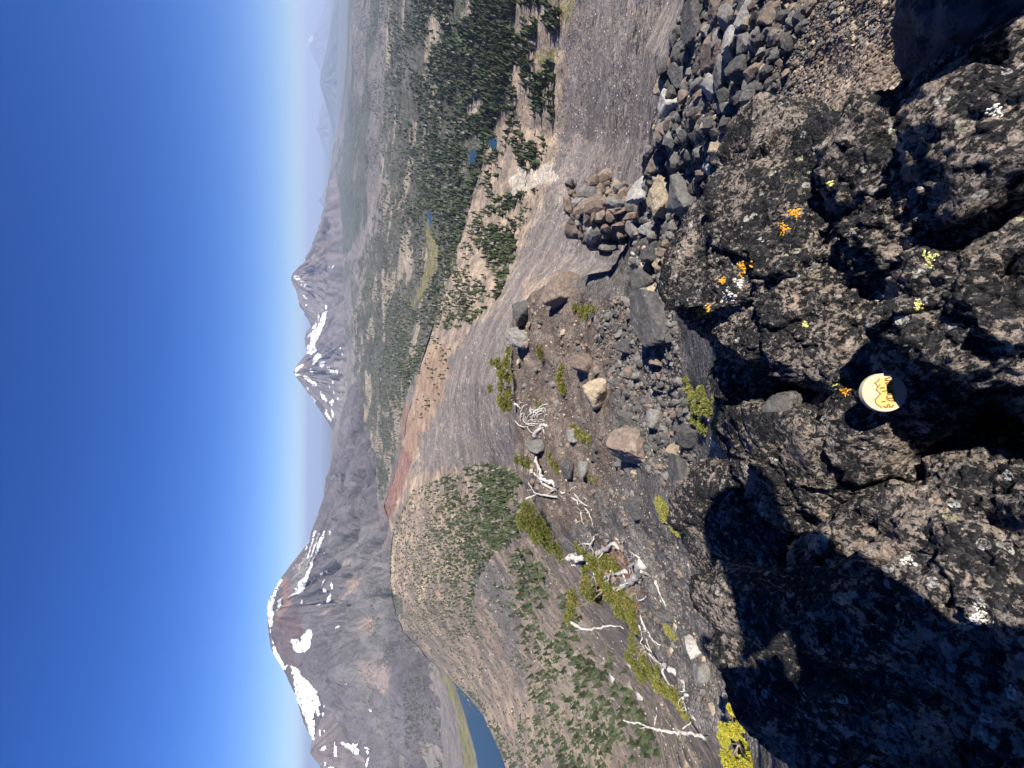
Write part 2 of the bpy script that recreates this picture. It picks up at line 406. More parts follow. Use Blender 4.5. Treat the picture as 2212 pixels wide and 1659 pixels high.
# ------------------------------------------------------------------ volcanoes as radial heightfields with real depth
def mountain(name, cx, cy, d0, right, left, nphi, nrho, rmax, relief, seed, paintfn, kind='structure', sharp=1.0, front=None, carve=1.0):
    v = ray(cx, cy); h = math.hypot(v[0], v[1]); az0 = math.atan2(v[0], v[1])
    z0 = d0 * v[2] / h
    def prof(pts):
        L, Z = [0.0], [z0]
        for x, y in pts:
            w = ray(x, y); a = math.atan2(w[0], w[1]) - az0; hh = math.hypot(w[0], w[1])
            L.append(abs(d0 * math.tan(a))); Z.append(d0 / math.cos(a) * w[2] / hh)
        i = np.argsort(L); L = np.array(L)[i]; Z = np.array(Z)[i]
        sl = (Z[-1] - Z[-2]) / (L[-1] - L[-2])
        return np.append(L, L[-1] + 6000), np.append(Z, Z[-1] + min(sl, -.12) * 6000)
    LR, ZR = prof(right); LL, ZL = prof(left)
    phi = np.linspace(0, 2 * math.pi, nphi, endpoint=False)
    rho = rmax * (np.linspace(0.0, 1, nrho) ** 1.25); rho[0] = 2.0
    PH, RH = np.meshgrid(phi, rho)
    PH = PH.ravel(); RH = RH.ravel()
    c = np.cos(PH); sn = np.sin(PH)                 # c: to the right of the view, sn: away from the viewer
    w = 0.5 + 0.5 * c
    w = w * w * (3 - 2 * w)
    z = w * np.interp(RH, LR, ZR) + (1 - w) * np.interp(RH, LL, ZL)
    if front is not None: z = z + front(PH, RH)
    side = np.clip(1 - np.abs(c) ** 8, 0.10, 1) * (sn < 0.15)
    fade = np.clip(RH / (rmax * .26), 0.06, 1)
    q = np.stack([c * 3.1, sn * 3.1, RH / rmax * 1.4 + seed], -1)
    gul = fbm(q, 4, seed, gain=.55, ridged=True)
    q2 = np.stack([c * 11, sn * 11, RH / rmax * 4 + seed], -1)
    gul2 = fbm(q2, 4, seed + 5, gain=.65, ridged=True)
    P = np.stack([c * RH, sn * RH, 0 * RH], -1)
    iso = fbm(P / (rmax * .05), 4, seed + 9)
    z = z + relief * fade * (side * (0.9 * np.minimum(gul - .6 - .85 * carve, .9 - .9 * carve) + .75 * np.minimum(gul2 - .5 - carve, .9 - .9 * carve)) + .0 * iso) + relief * .10 * sharp * iso * np.maximum(fade, .5 if sharp > 2 else 0.0)
    z = z - 700 * np.clip((RH / rmax - .80) / .20, 0, 1) ** 2
    er = np.array((math.cos(az0), -math.sin(az0))); ef = np.array((math.sin(az0), math.cos(az0)))
    XY = d0 * ef + (RH * c)[:, None] * er + (RH * sn)[:, None] * ef
    V = np.concatenate([XY, z[:, None]], 1)
    a = np.arange(nphi * nrho).reshape(nrho, nphi); b = np.roll(a, -1, axis=1)
    Fc = np.stack([a[:-1], a[1:], b[1:], b[:-1]], -1).reshape(-1, 4)
    cap = np.stack([np.zeros(nphi - 2, int), a[0, 1:-1], a[0, 2:]], -1)
    x, y, s = project(V)
    col = paintfn(V, x, y, RH, PH, gul)
    return obj(name, mesh_np(name, V, [Fc, cap], True, col), M_MTN, kind=kind)

def paint_list(base, polys, amp=4.0):
    def fn(V, x, y, RH, PH, gul):
        n = fbm(np.stack([np.cos(PH) * 9, np.sin(PH) * 9, RH / 260], -1), 4, 71)
        n2 = fbm(np.stack([np.cos(PH) * 4, np.sin(PH) * 4, RH / 700], -1), 3, 77)
        col = np.tile(np.array(base, float), (len(V), 1)) * (1 + .30 * n2 + .22 * n)[:, None]
        for poly, c in polys:
            msk = inpoly(x + n * amp, y + n2 * amp * 1.5, poly)
            col[msk] = np.array(c) * (1 + .25 * n[msk])[:, None]
        return np.clip(col, .02, .9)
    return fn
south_polys = [
 (s2([(700, 300), (1600, 0), (1659, 1659), (1450, 1659), (1000, 1500), (1150, 1000), (1000, 500)]), (.150, .139, .136)),
 (s3([(1000, 0), (1659, 0), (1659, 1659), (1500, 1200), (1150, 600), (900, 200)]), (.150, .139, .136)),
 (s2([(160, 1290), (330, 1250), (430, 1130), (540, 1400), (500, 1520), (370, 1560), (300, 1450), (180, 1400)]), (.112, .076, .075)),
 (s2([(290, 700), (420, 880), (400, 1100), (200, 1300), (160, 1330), (200, 1200), (270, 1000), (250, 800)]), (.225, .150, .125)),
 (s2([(170, 1420), (300, 1480), (400, 1620), (380, 1700), (180, 1640), (110, 1480)]), (.115, .082, .082)),
 (s3([(150, 0), (300, 60), (520, 330), (600, 420), (540, 470), (300, 250), (180, 100)]), (.125, .095, .095)),
 (s2([(640, 100), (700, 130), (560, 420), (300, 700), (260, 720), (450, 450)]), (.13, .105, .105)),
 (s2([(470, 560), (620, 470), (560, 720), (380, 960), (330, 960), (430, 700)]), (.21, .19, .18)),
 (s2([(1130, 790), (1280, 760), (1230, 950), (1130, 970)]), (.28, .215, .18)),
 (s2([(1320, 1250), (1490, 1300), (1480, 1480), (1300, 1450)]), (.255, .195, .170)),
 (s2([(750, 1250), (930, 1130), (870, 1230)]), (.245, .195, .175)),
 (s2([(950, 1060), (1090, 980), (1100, 1030), (1000, 1090)]), (.245, .205, .185)),
 (s2([(1030, 590), (1190, 400), (1200, 480), (1120, 590)]), (.235, .210, .195)),
 (s3([(1280, 250), (1659, 330), (1659, 700), (1350, 560)]), (.245, .195, .175)),
]
def south_front(PH, RH):
    # rib running down towards the viewer's left from the summit, and an amphitheatre beside it
    d = (PH - R(238) + math.pi) % (2 * math.pi) - math.pi
    rib = 95 * np.exp(-(d / .16) ** 2) * np.clip((RH - 150) / 500, 0, 1) * np.clip(1 - RH / 2300, 0, 1)
    d2 = (PH - R(262) + math.pi) % (2 * math.pi) - math.pi
    bowl = -170 * np.exp(-(d2 / .24) ** 2) * np.exp(-((RH - 650) / 420) ** 2)
    d3 = (PH - R(300) + math.pi) % (2 * math.pi) - math.pi
    rib2 = 60 * np.exp(-(d3 / .12) ** 2) * np.clip((RH - 200) / 500, 0, 1) * np.clip(1 - RH / 2300, 0, 1)
    return rib + bowl + rib2
mtn_s = mountain('snowy_volcano', 577, 1322, 5000,
    [(579, 1300), (594, 1272), (610, 1243), (640, 1205), (667, 1169), (681, 1130), (693, 1094), (706, 1033), (721, 976), (745, 880), (790, 700)],
    [(580, 1350), (582, 1375), (588, 1405), (614, 1445), (640, 1506), (660, 1560), (675, 1600), (700, 1680), (760, 1800), (840, 2000)],
    620, 210, 3100, 175, 21, paint_list((.120, .108, .115), south_polys), front=south_front)
mtn_b = mountain('volcano_shoulder', 669, 1626, 4300,
    [(674, 1600), (690, 1560), (720, 1500), (770, 1420)], [(676, 1636), (690, 1652), (720, 1700), (780, 1800)],
    300, 120, 1500, 40, 25, paint_list((.155, .132, .130), []))
mid_polys = [(s4([(130, 980), (220, 930), (260, 990), (250, 1060), (140, 1060)]), (.20, .16, .15)),
             (s4([(480, 900), (620, 860), (620, 1500), (520, 1500)]), (.19, .17, .165))]
mtn_m = mountain('snowy_volcano', 634, 805, 8700,
    [(640, 791), (653, 776), (664, 763), (678, 740), (705, 690), (735, 600)],
    [(639, 814), (655, 833), (670, 853), (684, 873), (698, 894), (719, 929), (735, 990)],
    420, 150, 2100, 110, 35, paint_list((.142, .122, .124), mid_polys), carve=.5)
mtn_n = mountain('craggy_volcano', 630, 606, 10300,
    [(632, 594), (639, 585), (653, 571), (666, 560), (674, 554), (684, 530), (694, 502), (697, 485), (706, 443), (712, 384)],
    [(633, 613), (642, 627), (654, 650), (663, 672), (678, 702), (705, 760), (735, 850)],
    420, 150, 2600, 130, 45, paint_list((.158, .132, .130), [(s4([(110, 190), (280, 20), (390, -120), (420, -100), (300, 120), (250, 250), (150, 290)]), (.185, .140, .125))]), sharp=2.2, carve=.15)
mtn_h = mountain('rocky_hump', 658, 732, 9300,
    [(662, 716), (677, 700), (700, 670)], [(660, 745), (666, 762), (690, 800)],
    260, 90, 900, 45, 55, paint_list((.150, .130, .130), []))
def far_mtn(name, cx, cy, d0, right, left, rmax, relief, seed, base, polys=[]):
    return mountain(name, cx, cy, d0, right, left, 160, 60, rmax, relief, seed, paint_list(base, polys, 1.0), sharp=.6)
far_mtn('distant_snow_peak', 661, 94, 55000, [(668, 84), (680, 66), (700, 20), (712, -40)], [(668, 104), (676, 122), (690, 150), (705, 190)], 9000, 500, 61, (.16, .15, .15),
        [([(655, 70), (671, 66), (677, 84), (668, 100), (655, 100)], (.8, .8, .8))])
far_mtn('forested_butte', 691, 178, 26000, [(693, 155), (702, 120), (712, 70), (722, 0), (735, -90)], [(693, 190), (703, 222), (714, 262), (724, 310), (738, 360)], 7000, 160, 63, (.085, .09, .085))
far_mtn('distant_hazy_peak', 681, 279, 42000, [(688, 268), (690, 240), (700, 215), (715, 180)], [(688, 286), (695, 310), (710, 345)], 4500, 200, 65, (.15, .14, .14))
far_mtn('distant_spire_peak', 688, 432, 32000, [(694, 424), (703, 405), (715, 380), (725, 350)], [(694, 440), (702, 455), (716, 480)], 3600, 130, 67, (.15, .14, .14))

# ------------------------------------------------------------------ ray casting onto what has been built
deps = bpy.context.evaluated_depsgraph_get()
def bvh_of(objs):
    bpy.context.view_layer.update(); dg = bpy.context.evaluated_depsgraph_get()
    return [(o, BVHTree.FromObject(o, dg), o.matrix_world.copy(), o.matrix_world.inverted()) for o in objs]
def cast(bv, x, y, maxs=None):
    d = Vector(ray(x, y).tolist()); best = None
    for o, t, mw, mi in bv:
        org = mi @ Vector((0, 0, 0)); dd = (mi.to_3x3() @ d)
        L = dd.length
        hit = t.ray_cast(org, dd / L)
        if hit[0] is not None:
            p = mw @ hit[0]; s = p.dot(FW)
            if best is None or s < best[1]: best = (p, s, (mw.to_3x3() @ hit[1]).normalized(), o)
    return best
far_bv = bvh_of([flank, valley, mtn_s, mtn_b, mtn_m, mtn_n, mtn_h])

def drape(name, poly, bv, mat, lift, step, parent=None, flat=False, kind=None, warp=0.0, jump=.05, holes=None):
    """a sheet lying on the ground over the given outline"""
    xs = [p[0] for p in poly]; ys = [p[1] for p in poly]
    X = np.arange(min(xs) - 2, max(xs) + 2.01, step); Y = np.arange(min(ys) - 2, max(ys) + 2.01, step)
    gx, gy = np.meshgrid(X, Y)
    q = np.stack([gx / 5, gy / 5, 0 * gx], -1).reshape(-1, 3)
    wx = (fbm(q, 3, 81) * warp).reshape(gx.shape); wy = (fbm(q, 3, 91) * warp).reshape(gx.shape)
    ins = inpoly(gx + wx, gy + wy, poly)
    if holes:
        hq = np.stack([gx / 9 + gy / 16, gy / 22 - gx / 40, 0 * gx], -1).reshape(-1, 3)
        ins &= fbm(hq * 1.6, 3, 95, gain=.6).reshape(gx.shape) > holes
    nr, nc = gx.shape
    need = np.zeros_like(ins); cell = ins[:-1, :-1] & ins[1:, :-1] & ins[1:, 1:] & ins[:-1, 1:]
    need[:-1, :-1] |= cell; need[1:, :-1] |= cell; need[1:, 1:] |= cell; need[:-1, 1:] |= cell
    idm = -np.ones((nr, nc), int); P = []; S = []
    for i, j in zip(*np.nonzero(need)):
        h = cast(bv, gx[i, j], gy[i, j])
        if h is None: continue
        n = h[2] if h[2].z > 0 else -h[2]
        idm[i, j] = len(P); P.append(h[0] + n * lift); S.append(h[1])
    FA = []
    for i, j in zip(*np.nonzero(cell)):
        q = [idm[i, j], idm[i, j + 1], idm[i + 1, j + 1], idm[i + 1, j]]
        if min(q) < 0: continue
        ss = [S[a] for a in q]
        if max(ss) / min(ss) > 1 + jump: continue
        FA.append(q)
    if not FA: return None
    P = np.array([tuple(p) for p in P])
    if flat: P[:, 2] = np.median(P[:, 2]) + lift * 0.2
    FA = np.array(FA); used = np.unique(FA); re = -np.ones(len(P), int); re[used] = np.arange(len(used))
    return obj(name, mesh_np(name, P[used], re[FA], True), mat, parent, kind=kind)

SNOW = [s2(p) for p in [
 [(245, 755), (280, 770), (220, 880), (190, 980), (180, 1010), (165, 1080), (150, 1150), (170, 1220), (150, 1290), (155, 1340), (120, 1400), (100, 1380), (85, 1280), (70, 1200), (70, 1110), (120, 1020), (180, 890)],
 [(255, 1000), (270, 1060), (260, 1120), (230, 1160), (190, 1195), (215, 1110), (215, 1040), (240, 1030)],
 [(820, 130), (835, 115), (830, 190), (790, 290), (740, 400), (705, 460), (690, 470), (720, 330), (770, 230)],
 [(690, 450), (680, 560), (640, 680), (600, 780), (560, 890), (520, 960), (440, 965), (380, 980), (340, 1020), (360, 970), (430, 920), (480, 820), (560, 720), (600, 640), (640, 520)],
 [(690, 120), (715, 140), (700, 220), (660, 330), (620, 480), (590, 500), (620, 400), (650, 300), (680, 200)],
 [(750, 150), (760, 170), (735, 240), (700, 360), (660, 480), (640, 470), (690, 320)],
 [(895, 110), (915, 130), (905, 190), (885, 185)], [(825, 388), (842, 400), (825, 432), (808, 432)],
 [(775, 670), (810, 660), (800, 700), (770, 750), (762, 700)], [(850, 630), (866, 640), (855, 682), (840, 670)],
 [(820, 765), (832, 780), (805, 850), (788, 858), (795, 815)], [(800, 890), (830, 900), (855, 895), (845, 945), (820, 935)],
 [(920, 790), (932, 830), (932, 900), (915, 905), (900, 860)], [(915, 930), (910, 1040), (880, 1070), (835, 1080), (860, 1020), (900, 960)],
 [(795, 1045), (805, 1060), (770, 1115), (715, 1125), (740, 1090)], [(535, 1012), (548, 1030), (530, 1092), (518, 1070)],
 [(690, 716), (698, 735), (648, 825), (628, 832)],
 [(640, 1420), (665, 1440), (672, 1500), (645, 1590), (640, 1640), (600, 1700), (560, 1730), (460, 1740), (420, 1690), (400, 1620), (370, 1600), (385, 1545), (440, 1555), (480, 1545), (500, 1600), (515, 1510), (560, 1490), (600, 1440)],
 [(1035, 1358), (1032, 1388), (970, 1424), (950, 1427), (985, 1385)], [(110, 1410), (132, 1420), (122, 1475), (103, 1460)],
 [(123, 1518), (150, 1560), (174, 1620), (150, 1620), (133, 1570)]]]
SNOW += [s3(p) for p in [
 [(160, 50), (185, 70), (195, 110), (240, 190), (270, 260), (300, 300), (290, 320), (370, 310), (330, 350), (290, 390), (255, 330), (215, 270), (175, 190), (148, 120)],
 [(380, 310), (460, 350), (490, 380), (510, 430), (550, 480), (610, 530), (660, 590), (720, 660), (750, 720), (770, 800), (775, 860), (740, 850), (770, 960), (740, 1000), (715, 960), (700, 900),
  (690, 1020), (700, 1100), (695, 1290), (665, 1300), (635, 1200), (595, 1080), (555, 960), (505, 860), (465, 760), (455, 700), (430, 600), (430, 520), (400, 430), (395, 380)],
 [(812, 820), (832, 850), (825, 885), (812, 860)], [(825, 925), (815, 985), (800, 1000), (783, 960)], [(765, 1140), (787, 1180), (782, 1245), (760, 1252), (753, 1190)],
 [(816, 1145), (837, 1180), (830, 1200), (813, 1180)], [(760, 1430), (800, 1380), (850, 1370), (860, 1390), (830, 1430), (770, 1445)],
 [(960, 1320), (990, 1370), (998, 1500), (975, 1520), (950, 1500), (948, 1380)],
 [(1015, 1325), (1060, 1310), (1150, 1340), (1240, 1350), (1270, 1340), (1240, 1390), (1285, 1420), (1280, 1480), (1240, 1495), (1180, 1470), (1170, 1420), (1100, 1390)],
 [(1320, 1368), (1400, 1388), (1432, 1432), (1360, 1404)], [(1368, 1440), (1400, 1428), (1418, 1465), (1390, 1492)], [(1412, 1510), (1402, 1590), (1380, 1659), (1358, 1620), (1383, 1540)],
 [(820, 1570), (862, 1600), (852, 1650), (825, 1640)], [(860, 1640), (960, 1645), (1000, 1690), (870, 1690)], [(1398, 893), (1442, 908), (1442, 952), (1408, 942)],
 [(1118, 538), (1108, 572), (1083, 592), (1093, 560)], [(1038, 632), (1033, 672), (1016, 678)]]]
sr = np.random.RandomState(8)
for i in range(16):
    a, b = sr.uniform(560, 800), sr.uniform(130, 560); L = sr.uniform(70, 210); w = sr.uniform(7, 14)
    a -= (b - 130) * .30
    SNOW.append(s2([(a, b), (a + w, b + 4), (a - .40 * L + w * .9, b + .9 * L), (a - .42 * L, b + .92 * L)]))
SNOW4 = [s4(p) for p in [
 [(116, 212), (136, 178), (154, 188), (192, 188), (182, 222), (222, 232), (202, 248), (150, 228)], [(172, 268), (202, 252), (197, 284)], [(212, 270), (242, 266), (226, 294)],
 [(192, 362), (216, 362), (248, 390), (240, 402)], [(223, 428), (248, 450), (238, 466)], [(428, 110), (452, 105), (442, 124)], [(470, 97), (478, 110), (453, 142)], [(398, 443), (422, 448), (420, 482), (400, 482)],
 [(375, 515), (400, 500), (425, 490), (415, 540), (400, 600), (380, 660), (350, 720), (320, 770), (310, 800), (330, 830), (310, 860), (280, 880), (240, 868), (240, 800), (268, 790), (275, 720), (238, 735), (248, 708), (288, 668), (330, 640), (355, 580)],
 [(338, 508), (354, 540), (352, 580), (338, 588)], [(318, 588), (328, 620), (305, 658), (278, 656)], [(340, 850), (380, 900), (350, 910), (300, 970), (283, 960), (300, 900)],
 [(348, 933), (412, 935), (375, 998), (343, 970)], [(160, 978), (212, 953), (217, 972), (180, 1002), (150, 1032), (126, 1040), (132, 1012)], [(126, 1043), (202, 1052), (182, 1068), (136, 1062)],
 [(266, 993), (291, 998), (300, 1030), (286, 1048), (270, 1026)], [(208, 1063), (242, 1063), (262, 1088), (302, 1108), (332, 1135), (327, 1157), (288, 1147), (248, 1107), (218, 1087)],
 [(413, 983), (442, 983), (442, 1017), (416, 1012)], [(443, 1008), (482, 1008), (477, 1042), (443, 1032)], [(488, 1008), (517, 1008), (514, 1042), (488, 1032)], [(238, 1156), (258, 1180), (251, 1199)],
 [(273, 1237), (302, 1248), (323, 1280), (316, 1301), (288, 1282)], [(316, 1312), (358, 1350), (346, 1361)], [(358, 1218), (387, 1223), (423, 1280), (411, 1293), (368, 1257)], [(343, 1197), (367, 1198), (364, 1222)],
 [(438, 1285), (465, 1262), (487, 1280), (475, 1302), (462, 1292), (472, 1332), (438, 1302)], [(453, 1328), (482, 1390), (477, 1444), (458, 1422)], [(403, 1342), (432, 1400), (457, 1440), (452, 1468), (398, 1400)],
 [(458, 1082), (478, 1130), (464, 1144)], [(415, 1127), (448, 1165), (441, 1179)], [(498, 1260), (521, 1247), (511, 1283)], [(545, 857), (563, 870), (538, 920)], [(528, 806), (543, 815), (529, 850)],
 [(468, 812), (488, 820), (464, 835)], [(478, 1192), (493, 1232), (473, 1217)]]]
for p in SNOW: drape('snow_patch', p, far_bv, M_SNOW, 5.0, 0.8, mtn_s, warp=2.2, holes=-.66)
for i, p in enumerate(SNOW4): drape('snow_patch', p, far_bv, M_SNOW, 7.0, 0.7, mtn_n if i < 11 else mtn_m, warp=1.6, holes=-.6)

# lake and tarns
lake_poly = [(978, 1469), (986, 1488), (1006, 1550), (1028, 1629), (1032, 1659), (1062, 1765), (1122, 1765), (1096, 1668), (1080, 1624), (1058, 1576), (1043, 1545), (1013, 1506), (981, 1474)]
P = []
for x, y in lake_poly:
    v = ray(x, y); P.append(v / v[2] * -598.5)
obj('lake', mesh_np('lake', np.array(P), np.arange(len(P))[None], False), M_WATER, kind='structure')
for poly in (c3([(1525, 1190), (1545, 1172), (1575, 1200), (1580, 1240), (1560, 1275), (1530, 1330), (1518, 1260)]), c3([(1680, 1130), (1695, 1092), (1740, 1110), (1755, 1150), (1720, 1185), (1690, 1180)]),
             c2([(1085, 215), (1095, 200), (1108, 250), (1112, 315), (1104, 322), (1092, 270)])):
    drape('tarn', poly, far_bv, M_WATER, 1.0, 1.0, None, flat=True, kind='structure', jump=.2)

# ------------------------------------------------------------------ conifers on the slopes
def tier_tree(seed, tiers, sides, dead=0.0):
    """unit-height conifer crown: ragged drooping tiers"""
    r = np.random.RandomState(seed); V = []; FA = []
    for t in range(tiers):
        f = t / tiers
        zb = .10 + .86 * f; zt = min(zb + 1.55 / tiers, 1.0) if t < tiers - 1 else 1.0
        rad = .205 * (1 - f) ** .85 * r.uniform(.8, 1.2) + .012
        b = len(V); V.append((r.normal(0, .006), r.normal(0, .006), zt))
        a0 = r.uniform(0, 6.28)
        for k in range(sides):
            a = a0 + 6.283 * k / sides; rr = rad * (r.uniform(.55, 1.4) if k % 2 == 0 else r.uniform(.25, .55))
            V.append((rr * math.cos(a), rr * math.sin(a), zb - (.05 if k % 2 == 0 else -.015) + r.uniform(-.02, .02)))
        for k in range(sides): FA.append((b, b + 1 + k, b + 1 + (k + 1) % sides))
    return np.array(V), np.array(FA)
TREE_TYPES = [tier_tree(100 + i, 10, 12) for i in range(6)]
FAR_TYPES = [tier_tree(200 + i, 3, 6) for i in range(6)]
def trunk_mesh():
    V = []; n = 6
    for z, r in ((-.08, .026), (.15, .02), (.8, .006)):
        for k in range(n): V.append((r * math.cos(6.283 * k / n), r * math.sin(6.283 * k / n), z))
    FA = [(j * n + k, j * n + (k + 1) % n, (j + 1) * n + (k + 1) % n, (j + 1) * n + k) for j in range(2) for k in range(n)]
    return mesh_np('conifer_trunk', np.array(V), np.array(FA), True)
TRUNK = trunk_mesh()
def tree_cols(V, r):
    g = np.array((.033, .047, .023)) * r.uniform(.65, 1.3) + np.array((.016, .010, .0)) * r.uniform(0, 1)
    return np.clip(g[None] * (1 + .25 * r.normal(size=(len(V), 1))), .008, .3)
CROWNS = []
for i, (V, FA) in enumerate(TREE_TYPES):
    r = np.random.RandomState(i)
    CROWNS.append(mesh_np('conifer_crown', V, FA, False, tree_cols(V, r)))

def scatter(poly, n, hmin, hmax, clump, seed, thr=0.0):
    r = np.random.RandomState(seed)
    xs = [p[0] for p in poly]; ys = [p[1] for p in poly]
    X = r.uniform(min(xs), max(xs), n * 8); Y = r.uniform(min(ys), max(ys), n * 8)
    ok = inpoly(X, Y, poly)
    c = fbm(np.stack([X / clump, Y / (clump * 1.9), 0 * X], -1), 4, seed)
    ok &= c > thr + r.normal(0, .22, len(X))
    X = X[ok][:n]; Y = Y[ok][:n]
    return [(x, y, r.uniform(hmin, hmax)) for x, y in zip(X, Y)]
FORPOLY = PAINT[0][0]
Z_FOREST = 'tall dark conifer in the valley forest below the peaks'
Z_VALLEY = 'green conifer among tan clearings on the valley floor'
Z_RIDGE = 'small dark conifer on the tan ridge above the lake'
Z_SLOPE = 'bushy conifer on the steep tan slope at the left'
Z_SHORE = 'dark conifer by the near shore of the blue lake'
Z_STRIP = 'low green conifer in the strip at the foot of the scree'
SC = [(scatter(FORPOLY, 10500, 6, 18, 46, 301, -.22), Z_FOREST),
      (scatter([(1090, -40), (1100, 100), (1060, 250), (1010, 400), (985, 520), (1010, 560), (1060, 520), (1110, 450), (1160, 380), (1200, 250), (1200, 130), (1215, 20), (1215, -40)], 850, 6, 12, 36, 303, .12), Z_VALLEY),
      (scatter([(940, 560), (1060, 440), (1110, 470), (1125, 540), (1080, 640), (1020, 700), (950, 720), (930, 680)], 900, 6, 11, 30, 305, -.05), Z_STRIP),
      (scatter([(1190, 300), (1150, 470), (1100, 560), (1085, 600), (1075, 580), (1110, 480), (1140, 400), (1170, 300)], 130, 3, 6, 30, 306, -.1), Z_STRIP),
      (scatter([(745, 620), (760, 860), (790, 960), (800, 1050), (825, 1085), (855, 970), (875, 860), (900, 800), (920, 720), (880, 640), (800, 600)], 2600, 8, 13, 40, 307, -.02), Z_FOREST),
      (scatter([(890, 720), (985, 730), (975, 790), (930, 900), (880, 985), (885, 930), (905, 850), (890, 800)], 170, 6, 9, 16, 308, .25), Z_VALLEY),
      (scatter([(850, 1140), (846, 1200), (850, 1300), (880, 1370), (945, 1435), (985, 1480), (1060, 1470), (1040, 1400), (1020, 1300), (1060, 1200), (1130, 1150), (1130, 1020), (1040, 1000), (960, 1030), (890, 1060)], 3000, 3.5, 8.0, 40, 309, -.25), Z_RIDGE),
      (scatter([(840, 1150), (842, 1230), (848, 1300), (856, 1330), (864, 1330), (852, 1280), (848, 1230), (848, 1150)], 90, 6, 10, 10, 310, -.4), Z_RIDGE),
      (scatter([(1060, 1200), (1140, 1180), (1240, 1290), (1330, 1400), (1380, 1500), (1440, 1659), (1300, 1659), (1200, 1620), (1130, 1480), (1060, 1330)], 560, 5, 10, 40, 311, -.05), Z_SLOPE),
      (scatter([(1150, 1470), (1200, 1520), (1270, 1580), (1290, 1700), (1130, 1700), (1110, 1600)], 260, 7, 13, 30, 312, .0), Z_SLOPE),
      (scatter([(985, 1475), (1015, 1503), (1045, 1542), (1062, 1575), (1085, 1625), (1100, 1668), (1130, 1700), (1115, 1640), (1080, 1570), (1030, 1500)], 260, 9, 15, 20, 313, -.3), Z_SHORE),
      (scatter([(845, 1160), (850, 1340), (870, 1420), (880, 1700), (960, 1700), (948, 1480), (935, 1430), (870, 1365), (846, 1290)], 1100, 8, 14, 30, 314, .0), Z_FOREST),
      (scatter([(780, 1560), (860, 1400), (850, 1300), (790, 1060), (770, 1100), (800, 1300), (790, 1450)], 900, 7, 13, 26, 315, .1), Z_FOREST),
      (scatter([(830, -40), (826, 300), (790, 420), (740, 560), (740, 320), (768, 100), (768, -40)], 2200, 8, 14, 40, 316, .05), Z_FOREST)]
NOTREE = [PAINT[i][0] for i in (8, 9, 11, 12)] + [c3([(1515, 1180), (1545, 1160), (1585, 1200), (1590, 1240), (1560, 1290), (1530, 1340), (1508, 1260)]), c3([(1670, 1130), (1695, 1080), (1750, 1110), (1765, 1150), (1720, 1195), (1680, 1190)]), c2([(1080, 210), (1095, 190), (1118, 250), (1122, 325), (1100, 332), (1082, 270)])]
TREES = []
for lst, lab in SC:
    for x, y, h in lst:
        c = cast(far_bv, x, y)
        if c is None or abs(c[2].z) < .3: continue
        if c[0].z < -597: continue
        if any(inpoly(np.array([x]), np.array([y]), q)[0] for q in NOTREE): continue
        h = min(h, 27 * c[1] / F) if lab is not Z_RIDGE else min(h, 19 * c[1] / F)
        h *= .78; TREES.append((h * F / c[1], c[0], h, lab))
TREES.sort(key=lambda t: -t[0])
GROUPS = {Z_FOREST: 'conifers of the valley forest', Z_VALLEY: 'conifers on the valley floor', Z_RIDGE: 'conifers on the ridge above the lake',
          Z_SLOPE: 'conifers on the steep left slope', Z_SHORE: 'conifers by the lake shore', Z_STRIP: 'conifers at the foot of the scree'}
N_IND = 300
def tree_label(lab, p, px):
    x, y, s_ = project(np.array([[p.x, p.y, p.z]])); x, y = x[0], y[0]
    size = 'tall' if px > 26 else ('middling' if px > 19 else 'short')
    if lab in (Z_VALLEY, Z_FOREST, Z_STRIP):
        near_ = ('by the olive meadow' if y < 170 and x > 1120 else 'at the right edge of the forest' if y < 110 else 'near the two small tarns' if 230 < y < 350 and x < 1110 else 'above the white outcrop' if y < 450 and x < 1110
                 else 'beside the white outcrop' if y < 450 else 'below the long yellow meadow' if y < 640 else 'beside the orange slope')
        row = 'close to the grey scree' if x > 1150 else 'behind the scree edge' if x > 1115 else 'mid valley' if x > 1080 else 'behind the clearing' if x > 1040 else 'at the forest front' if x > 1000 else 'deep in the forest'
        sub = ' on its left side' if int(y // 45) % 2 else ''
        return '%s conifer %s%s, %s' % (size, near_, ' on its left' if sub else '', row)
    if lab is Z_RIDGE:
        near_ = 'on the skyline crest' if x < 870 else 'among grey snags near the crest pines' if x > 1060 else 'below the red saddle' if y < 1120 else 'in the middle of the ridge slope' if y < 1300 else 'on the ridge end above the lake'
        return '%s dark conifer %s%s' % (size, near_, ' toward the grey scree' if y < 1060 else '')
    if lab is Z_SHORE: return '%s conifer on the near shore of the blue lake' % size
    near_ = 'in the grove at the bottom edge' if y > 1560 else 'in the grove below the beige strip' if y > 1470 else 'on the grey scree patch' if x < 1130 else 'on the tan slope below the crest pines'
    return '%s bushy conifer %s%s' % (size, near_, ', nearer the rim' if x > 1240 else '')
for i, (px, p, h, lab) in enumerate(TREES[:N_IND]):
    e = obj('conifer_tree', None, label=tree_label(lab, p, px), cat='tree', group='conifers on the slopes and valley floor')
    w = random.uniform(1.05, 1.5)
    e.location = p; e.rotation_euler = (0, 0, random.uniform(0, 6.28)); e.scale = (h * w, h * w, h)
    obj('crown', CROWNS[i % 6], M_TREE, e)
    obj('trunk', TRUNK, M_BARK, e)
Vs, Fs, Cs, off = [], [], [], 0
rr = np.random.RandomState(5)
